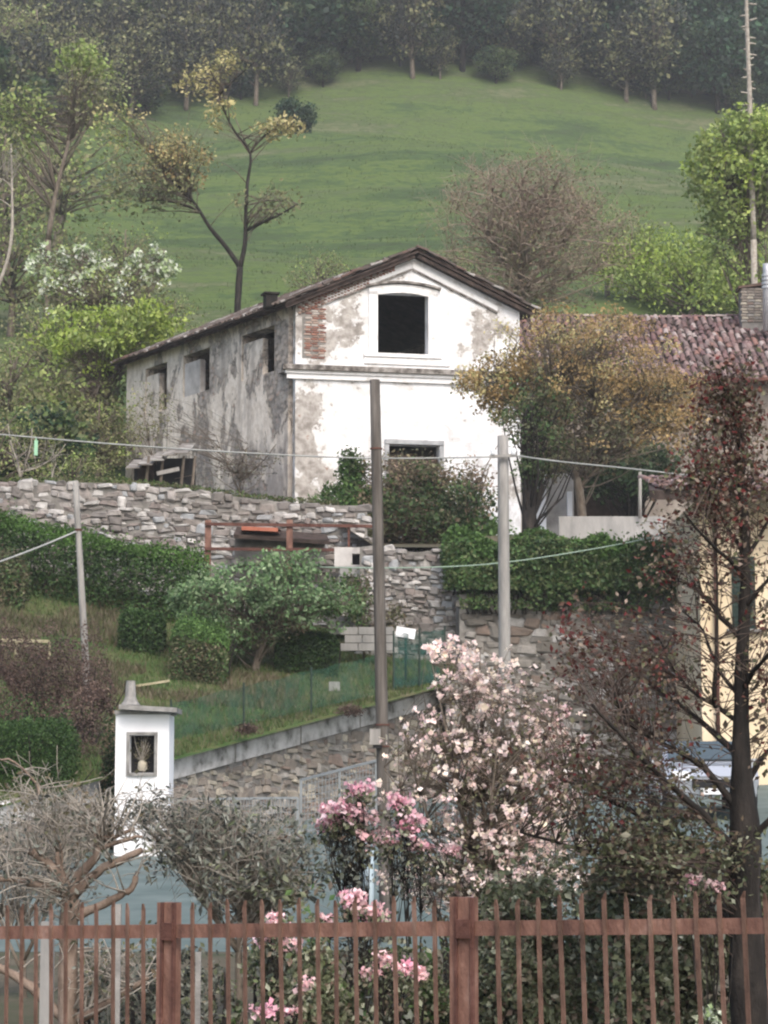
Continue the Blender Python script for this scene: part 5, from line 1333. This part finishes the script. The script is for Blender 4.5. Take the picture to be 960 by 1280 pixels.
for s in (-1, 1):
    obj('side_window', MB().box((6.2 + s * .80, 47.75, cz + 1.2), (.06, 1.5, .26)), M['glass'], car)
    obj('headlight', MB().box((6.2 + s * .62, 45.5, cz + .74), (.34, .14, .16)), M['white_paint'], car)
    obj('mirror', MB().box((6.2 + s * .93, 46.7, cz + 1.02), (.18, .12, .13)), M['car_paint'], car)
    for yy in (-1.25, 1.3):
        wh = obj('wheel', MB().tube([(6.2 + s * .66, 47.5 + yy, cz + .31), (6.2 + s * .9, 47.5 + yy, cz + .31)], [.31, .31], 18), M['dark_void'], car, smooth=False)
        obj('rim', MB().tube([(6.2 + s * .88, 47.5 + yy, cz + .31), (6.2 + s * .915, 47.5 + yy, cz + .31)], [.2, .2], 14), M['steel'], wh)
obj('grille', MB().box((6.2, 45.46, cz + .6), (.8, .08, .16)), M['dark_void'], car)
obj('number_plate', MB().box((6.2, 45.43, cz + .45), (.5, .03, .11)), M['white_paint'], car)

# ------------------------------------------------------------------ foreground: iron fence
FA = P(-14, 1166, 15.0); FB = P(974, 1157, 12.0)
def fpos(px):
    a = (px - 480) / FPX / (cs + .172 * sn)
    # intersection of the sight column with the fence line
    d = FB - FA; k = (a * FA[1] - FA[0]) / (d[0] - a * d[1]); return FA + d * k
fence = thing('iron_fence', 'rusty brown iron picket fence across the whole bottom of the photo', 'fence', FA)
angf = math.atan2(FB[1] - FA[1], FB[0] - FA[0]); Lf = np.linalg.norm(FB - FA)
obj('rail', MB().beam(FA - (0, 0, 0), FB, .035, .078), M['rust'], fence)
obj('rail', MB().beam(FA - (0, 0, .95), FB - (0, 0, .95), .035, .078), M['rust'], fence)
def picket_mesh(r):
    rr = random.Random(r); mb = MB(); H = .16; W = .0112; b = rr.uniform(.0, .02)
    pts = [(0, 0, -1.05), (0, 0, -.3), (rr.uniform(-.003, .003), 0, .0), (0, 0, H - .035), (b, -.01, H)]
    V = []
    for i, p in enumerate(pts):
        w = W if i < 4 else W * .35
        V += [(p[0] - w, p[1] - .006, p[2]), (p[0] + w, p[1] - .006, p[2]), (p[0] + w, p[1] + .006, p[2]), (p[0] - w, p[1] + .006, p[2])]
    F = [(4 * i + k, 4 * i + (k + 1) % 4, 4 * i + 4 + (k + 1) % 4, 4 * i + 4 + k) for i in range(4) for k in range(4)] + [(3, 2, 1, 0), (16, 17, 18, 19)]
    me_ = mb.add(V, F).mesh('picket'); me_.materials.append(M['rust_picket']); return me_
pks = [picket_mesh(i) for i in range(6)]
PX = [-8, 10, 28, 46, 65, 83, 103, 121, 142, 160, 180, 241, 263, 285, 306, 328, 351, 374, 397, 420, 444, 469, 493, 518, 543, 621, 647, 673, 700, 727, 755, 783, 812, 842, 870, 899, 929, 957]
for k, px in enumerate(PX):
    p = fpos(px); f = (px + 8) / 970
    lean = -.012 - .02 * f + random.uniform(-.008, .008)
    inst('picket', pks[k % 6], fence, Matrix.Translation(Vector((p[0], p[1] - .027, p[2] + random.uniform(-.01, .015)))) @ Matrix.Rotation(angf, 4, 'Z') @ Matrix.Rotation(lean, 4, 'Y') @ Matrix.Diagonal((1.0, 1, 1 + .25 * (1 - f) * .3, 1)))
for px, w, hh in ((211, .11, .165), (580, .125, .165)):
    p = fpos(px); po = obj('post', MB().box((p[0], p[1] + .02, p[2] - .5 + hh / 2), (w, .09, 1.0 + hh), angf), M['rust'], fence)
    for s in (-1, 1):
        q = p + np.array((math.cos(angf), math.sin(angf), 0)) * s * (w / 2 - .012)
        obj('flange', MB().box((q[0], q[1] - .04, q[2] - .5 + hh / 2), (.018, .02, 1.0 + hh + .004), angf), M['rust_dark'], po)
    obj('bracket', MB().box((p[0], p[1] - .047, p[2]), (w * .7, .03, .10), angf), M['rust_dark'], po)

# ------------------------------------------------------------------ foreground vegetation
# gnarled pruned tree on the left
tree('gnarled_tree', 'gnarled pruned tree with thick brown limbs and pale shoots at the lower left', 'tree', 19,
     [([(84, 1290), (84, 1230), (85, 1170), (88, 1125)], [.085, .075, .075]),
      ([(86, 1140), (80, 1105), (68, 1085), (45, 1068), (36, 1062)], [.055, .04, .028]), ([(88, 1130), (98, 1095), (118, 1070), (122, 1045), (124, 1030)], [.05, .035, .02]),
      ([(92, 1120), (120, 1090), (150, 1075), (178, 1062)], [.045, .025]), ([(84, 1120), (60, 1108), (25, 1100), (-10, 1098)], [.035, .02]), ([(86, 1150), (120, 1135), (150, 1120), (163, 1110), (172, 1090)], [.04, .03, .022]),
      ([(86, 1280), (120, 1262), (160, 1238), (185, 1222)], [.04, .02]), ([(82, 1275), (40, 1235), (10, 1215), (-10, 1205)], [.045, .03]), ([(86, 1110), (76, 1090), (72, 1065)], [.03, .018]),
      ([(60, 1025), (72, 1045), (78, 1075), (80, 1120)], [.008, .008]), ([(52, 1000), (45, 980), (20, 955), (-5, 948)], [.012, .007]), ([(122, 1046), (145, 1045), (168, 1036)], [.022, .014]), ([(122, 1060), (150, 1052), (178, 1046)], [.022, .012])],
     [dict(c=(95, 1040), r=(122, 52), n=72, lv=3, cs=.06, size=.045, mat=[('grey_leaf', .6), ('dry', .4)], arch=.05), dict(c=(110, 1000), r=(100, 34), n=50, lv=2, cs=.05, size=.04, mat='dry', arch=.02), dict(c=(30, 985), r=(60, 34), n=26, lv=1, cs=.05, size=.04, mat='dry', arch=.1), dict(c=(50, 1110), r=(90, 40), n=70, lv=4, cs=.05, size=.04, mat='grey_leaf', arch=.1), dict(c=(140, 1200), r=(80, 50), n=60, lv=6, cs=.06, size=.04, mat=[('grey_leaf', .5), ('olive_leaf', .5)])],
     'bark_brown', twig=.008, knots=.006, twig_mat='bark_pale', twig_n=5, side=2)
tree('grey_shrub', 'grey green narrow leaved shrub behind the fence in front of the shrine', 'shrub', 21,
     [([(300, 1300), (298, 1200), (300, 1130), (290, 1080)], [.04, .015]), ([(300, 1180), (340, 1120), (375, 1070)], [.025, .008]), ([(298, 1190), (250, 1120), (225, 1060)], [.025, .008]), ([(299, 1160), (310, 1100), (305, 1030)], [.02, .006]), ([(296, 1180), (240, 1110), (180, 1030)], [.02, .005])],
     [dict(c=(300, 1070), r=(112, 66), n=260, lv=8, cs=.08, size=.072, asp=.34, mat=[('grey_leaf', .8), ('under_leaf', .2)], gap=.12), dict(c=(235, 1040), r=(75, 42), n=150, lv=6, cs=.07, size=.068, asp=.32, mat='grey_leaf', gap=.15), dict(c=(350, 1100), r=(68, 46), n=110, lv=10, cs=.07, size=.066, asp=.34, mat=[('grey_leaf', .45), ('under_leaf', .55)]),
      dict(c=(185, 1010), r=(55, 26), n=70, lv=6, cs=.06, size=.062, asp=.28, mat='grey_leaf', arch=.3)], 'bark', twig=.006, twig_mat='bark_pale', side=2)
tree('grey_shrub', 'thin tangle of grey twigs and leaves behind the gnarled tree at the left edge', 'shrub', 23,
     [([(30, 1330), (30, 1200), (20, 1100)], [.03, .01]), ([(30, 1200), (70, 1120), (110, 1060)], [.02, .006]), ([(30, 1220), (0, 1150), (-15, 1080)], [.02, .006])],
     [dict(c=(40, 1060), r=(90, 60), n=90, lv=7, cs=.08, size=.062, asp=.34, mat=[('grey_leaf', .8), ('dry', .2)], gap=.2), dict(c=(60, 1010), r=(85, 26), n=80, lv=4, cs=.07, size=.05, asp=.34, mat='dry', gap=.1)], 'bark', twig=.006, twig_mat='bark_pale', side=2)
# cream and pink blossoming tree, centre right
bl_l = [([(620, 1320), (615, 1240), (612, 1160)], [.05, .04])]
for (bx, tx, ty) in [(608, 500, 905), (610, 540, 830), (612, 558, 800), (614, 600, 810), (616, 628, 880), (618, 660, 840), (620, 700, 860), (622, 720, 930), (606, 480, 960), (618, 730, 1000), (606, 500, 1050), (612, 580, 900), (616, 640, 950)]:
    m1 = (bx * .5 + tx * .5 + random.uniform(-14, 14), 1160 * .55 + ty * .45); bl_l.append(([(bx, 1170, 0), (m1[0], m1[1], random.uniform(-.4, .4)), (tx, ty, random.uniform(-.6, .6))], [.022, .013, .005]))
tree('blossoming_tree', 'loose upright tree covered in cream and pale pink blossoms in the centre right', 'tree', 20, bl_l,
     [dict(c=(600, 955), r=(135, 135), n=430, lv=5, cs=.021, size=.044, asp=.9, mat='blossom', part='blossoms', fill=.6, arch=.05), dict(c=(600, 850), r=(70, 52), n=110, lv=6, cs=.02, size=.040, asp=.9, mat='blossom', part='blossoms', fill=.7), dict(c=(640, 1060), r=(105, 60), n=300, lv=5, cs=.021, size=.042, asp=.9, mat='blossom', part='blossoms', fill=.7),
      dict(c=(560, 812), r=(38, 16), n=16, lv=8, cs=.024, size=.044, asp=.9, mat='blossom', part='blossoms'), dict(c=(690, 1010), r=(60, 70), n=90, lv=5, cs=.02, size=.037, asp=.9, mat='blossom', part='blossoms', fill=.7), dict(c=(695, 920), r=(58, 85), n=110, lv=5, cs=.02, size=.038, asp=.9, mat=[('blossom', .7), ('pink_pale', .3)], part='blossoms', fill=.7),
      dict(c=(610, 960), r=(115, 125), n=240, lv=8, cs=.06, size=.034, mat=[('olive_leaf', .7), ('brown_leaf', .3)], fill=.6), dict(c=(600, 1100), r=(140, 42), n=280, lv=8, cs=.025, size=.037, asp=.8, mat=[('blossom', .75), ('olive_leaf', .25)], part='blossoms')], 'bark', twig=.0048)
# pink azalea heads
def azalea(lb, Yv, heads, foot, green='under_leaf'):
    fx_, fy_ = foot; limbs = []; cl = []
    for (px, py, rx, ry, n, mt) in heads:
        limbs.append(([(fx_ + random.uniform(-6, 6), fy_), ((fx_ + px) / 2 + random.uniform(-10, 10), (fy_ + py) / 2), (px, py + ry * .3)], [.008, .004]))
        cl.append(dict(c=(px, py), r=(rx, ry), n=n, lv=8, cs=.026, size=.036, asp=.85, mat=mt, part='blossoms', fill=.7, gap=.1, gs=3))
        cl.append(dict(c=((fx_ * .3 + px * .7), py + ry * 2 + 34), r=(rx * 1.2, 34), n=n // 2, lv=6, cs=.07, size=.045, mat=[('grey_leaf', .8), ('under_leaf', .2)], fill=.7))
        cl.append(dict(c=(px, py + ry * 1.3), r=(rx * 1.05, ry * 1.2), n=n // 2 + 4, lv=8, cs=.05, size=.04, mat=green, fill=.7))
    tree('pink_azalea', lb, 'shrub', Yv, limbs, cl, 'bark_dark', twig=.003)
pk, pp = [('pink', .75), ('pink_pale', .25)], [('pink', .25), ('pink_pale', .75)]
azalea('deep pink azalea in two tiers just left of the tall pole', 18.2, [(448, 988, 24, 9, 26, pk), (425, 1012, 34, 15, 52, pk), (410, 1030, 20, 9, 18, pk), (455, 1022, 20, 12, 18, pp), (462, 1045, 22, 14, 14, 'pink_pale')], (440, 1320))
azalea('paler pink azalea just right of the tall pole', 18.6, [(498, 1000, 18, 14, 20, pk), (508, 1030, 26, 14, 30, pk), (490, 1050, 20, 9, 12, pp), (525, 1060, 24, 9, 14, pp), (560, 1062, 18, 7, 8, pp)], (512, 1320))
azalea('pink azalea blooms just above the iron fence rail by the tall pole', 17.4, [(440, 1125, 18, 10, 24, pp), (462, 1138, 22, 12, 28, pp), (475, 1150, 14, 8, 10, 'pink_pale'), (405, 1150, 14, 7, 6, 'pink_pale')], (455, 1330))
azalea('large pink azalea blooms seen between the pickets at the tall pole', 16.6, [(480, 1198, 16, 10, 12, 'pink_pale'), (507, 1212, 14, 12, 14, pk), (462, 1214, 18, 8, 8, 'pink_pale'), (525, 1218, 10, 6, 5, 'pink_pale')], (490, 1340))
azalea('small pale pink azalea behind the fence below the grey leaved shrub', 16.8, [(345, 1152, 16, 8, 10, pp), (362, 1180, 18, 10, 10, 'pink_pale'), (330, 1175, 12, 10, 6, pp)], (350, 1340))
azalea('low salmon pink azalea behind the fence near the bottom of the photo', 16.2, [(330, 1262, 24, 8, 14, pk), (365, 1268, 16, 7, 8, pp), (380, 1232, 12, 8, 5, 'pink_pale')], (345, 1350))
azalea('few pale pink blooms at the foot of the dark red tree', 15.6, [(872, 1102, 16, 7, 7, pp), (900, 1108, 8, 4, 3, 'pink_pale')], (885, 1330))
azalea('white flowered plant low behind the fence at the lower right', 15.2, [(885, 1270, 14, 8, 8, 'white_bloom')], (885, 1340))
# low shrubs behind the fence
for (x0, x1, yp, Yv, h, n, mats, lb, gp) in [(300, 440, 1165, 16.9, .62, 12000, [('under_leaf', .7), ('ivy', .3)], 'green garden shrub behind the fence below the grey leaved shrub', -.25), (430, 575, 1200, 18.0, .42, 8000, [('under_leaf', .6), ('ivy', .4)], 'low dark shrub behind the fence around the foot of the tall pole', -.2),
                                         (575, 760, 1125, 17.6, .95, 24000, [('under_leaf', .9), ('olive_leaf', .1)], 'dense dark green shrub right of the thick fence post', -.22), (720, 1020, 1085, 17.0, .95, 36000, [('under_leaf', .9), ('olive_leaf', .1)], 'dense dark shrub around the foot of the dark red tree', -.25),
                                         (90, 300, 1195, 20, .35, 8000, [('grey_leaf', .6), ('under_leaf', .4)], 'low grey green growth behind the fence at the lower left', -.1),
                                         (520, 700, 1040, 24, .9, 6000, [('olive_leaf', .6), ('under_leaf', .4)], 'hazy olive shrub behind the blossoming tree', .0), (690, 880, 1035, 23, 1.1, 9000, [('olive_leaf', .4), ('under_leaf', .6)], 'loose olive shrub below the parked car', .0)]:
    top = P(0, yp, Yv)[2]; a, b = P(x0 + 25, yp, Yv), P(x1 - 25, yp, Yv)
    leafy_box('garden_shrub', lb, 'shrub', [a[:2], ((a + b) / 2)[:2] + (0, .15), b[:2]], 1.0, (top + 2.0) * 1.0, n, .056 if Yv < 19 else .05, mats, -2.0, None, lump_=.30, e=2.4, gap=gp)
# dark red tree
lim = [([(940, 1340, 0), (936, 1250), (932, 1150), (930, 1060), (928, 960), (926, 880), (930, 780), (932, 700), (928, 620), (925, 560), (920, 500), (915, 470)], [.13, .125, .12, .105, .070, .050, .042, .036, .030, .024, .018, .012])]
for (pts, r) in [([(930, 1075), (880, 1020), (830, 975), (780, 925), (740, 880)], .03), ([(928, 1020), (880, 960), (830, 930), (790, 905), (765, 860)], .028), ([(926, 905), (890, 880), (850, 850), (825, 800)], .02), ([(928, 950), (880, 905), (835, 870), (790, 840)], .026), ([(926, 870), (900, 840), (880, 790), (860, 770)], .018), ([(928, 800), (900, 770), (870, 735), (840, 725)], .02),
                 ([(930, 720), (900, 690), (870, 660), (855, 640)], .017), ([(930, 690), (905, 655), (880, 600), (862, 560)], .017), ([(926, 600), (905, 560), (895, 520)], .012), ([(934, 1110), (870, 1060), (800, 1020), (740, 990), (700, 975)], .03), ([(932, 1150), (860, 1110), (780, 1080), (720, 1060), (650, 1040)], .028),
                 ([(932, 1160), (900, 1140), (850, 1100), (800, 1060)], .028), ([(930, 980), (960, 940), (990, 900)], .028), ([(930, 1060), (965, 1020), (1000, 990)], .03), ([(928, 860), (950, 830), (985, 790)], .022), ([(930, 760), (955, 730), (985, 700)], .02), ([(930, 700), (955, 660), (980, 620)], .018), ([(927, 620), (950, 590), (970, 560)], .015), ([(918, 500), (900, 480), (895, 460)], .008), ([(895, 700), (893, 640), (890, 600)], .012), ([(893, 880), (897, 800), (895, 700)], .018)]:
    dv = random.uniform(-.9, .9); lim.append(([(p[0], p[1], dv * i / (len(pts) - 1)) for i, p in enumerate(pts)], [r, r * .6, r * .3]))
RM = [('red_mix', .55), ('red_leaf', .25), ('olive_leaf', .2)]
tree('dark_red_tree', 'tall dark trunked tree with sparse dark red and beige leaves on the right', 'tree', 16, lim,
     [dict(c=(915, 500), r=(52, 55), n=110, lv=16, cs=.07, size=.034, mat=RM, mixleaf=1, fill=.6, dep=.8), dict(c=(905, 590), r=(75, 85), n=190, lv=15, cs=.075, size=.034, mat=RM, mixleaf=1, fill=.6, dep=.8), dict(c=(870, 700), r=(85, 80), n=120, lv=10, cs=.07, size=.033, mat=RM, mixleaf=1, fill=.6), dict(c=(800, 830), r=(125, 100), n=190, lv=10, cs=.07, size=.033, mat=RM, mixleaf=1, fill=.6), dict(c=(775, 970), r=(135, 85), n=230, lv=10, cs=.07, size=.036, mat=[('red_mix', .45), ('red_leaf', .15), ('olive_leaf', .4)], mixleaf=1, fill=.6),
      dict(c=(960, 820), r=(45, 170), n=120, lv=6, cs=.07, size=.042, mat=RM, mixleaf=1, fill=.6), dict(c=(820, 1070), r=(140, 60), n=230, lv=12, cs=.075, size=.040, mat=[('under_leaf', .5), ('olive_leaf', .4), ('red_mix', .1)], mixleaf=1, fill=.6), dict(c=(720, 800), r=(45, 60), n=40, lv=5, cs=.05, size=.04, mat=[('red_leaf', .6), ('red_mix', .4)], mixleaf=1, fill=.7)], 'bark_dark', twig=.0034, knots=.004, twig_mat='twig_brown')
# posts behind the fence at the lower left
for px, y0, Yv, w, mt, lb in ((60, 1152, 17.5, .09, 'concrete', 'pale concrete post behind the fence at the lower left'), (148, 1130, 18.5, .045, 'grey_stone', 'narrow pale post behind the fence beside the gnarled tree'), (248, 1190, 18, .04, 'grey_stone', 'thin pale stake behind the fence right of the rusty post')):
    a, b = P(px, 1320, Yv), P(px, y0, Yv)
    obj('garden_post', MB().box((b[0], Yv, (b[2] - 2.1) / 2), (w, w, b[2] + 2.1)), M[mt], loc=(b[0], Yv, -2.05), label=lb, cat='post')
b = P(476, 1100, 30); obj('blue_pipe', MB().tube([(b[0] - .15, 30, -1.9), (b[0] - .15, 30, P(0, 1048, 30)[2])], [.065, .065], 10), M['pvc'], loc=(b[0] - .15, 30, -1.9), smooth=True, label='pale blue upright pipe just left of the tall pole foot', cat='pipe')

# ------------------------------------------------------------------ haze
V = MB().box((0, 195, 88), (500, 490, 190))
hz = obj('haze', V, None, kind='stuff')
hm = bpy.data.materials.new('haze_air'); hm.use_nodes = True; nt = hm.node_tree; nt.nodes.clear()
ho_ = nt.nodes.new('ShaderNodeOutputMaterial'); pv = nt.nodes.new('ShaderNodeVolumePrincipled')
pv.inputs['Color'].default_value = (.97, .98, .95, 1); pv.inputs['Density'].default_value = .00055; pv.inputs['Anisotropy'].default_value = .2
nt.links.new(pv.outputs[0], ho_.inputs['Volume']); hz.data.materials.append(hm)
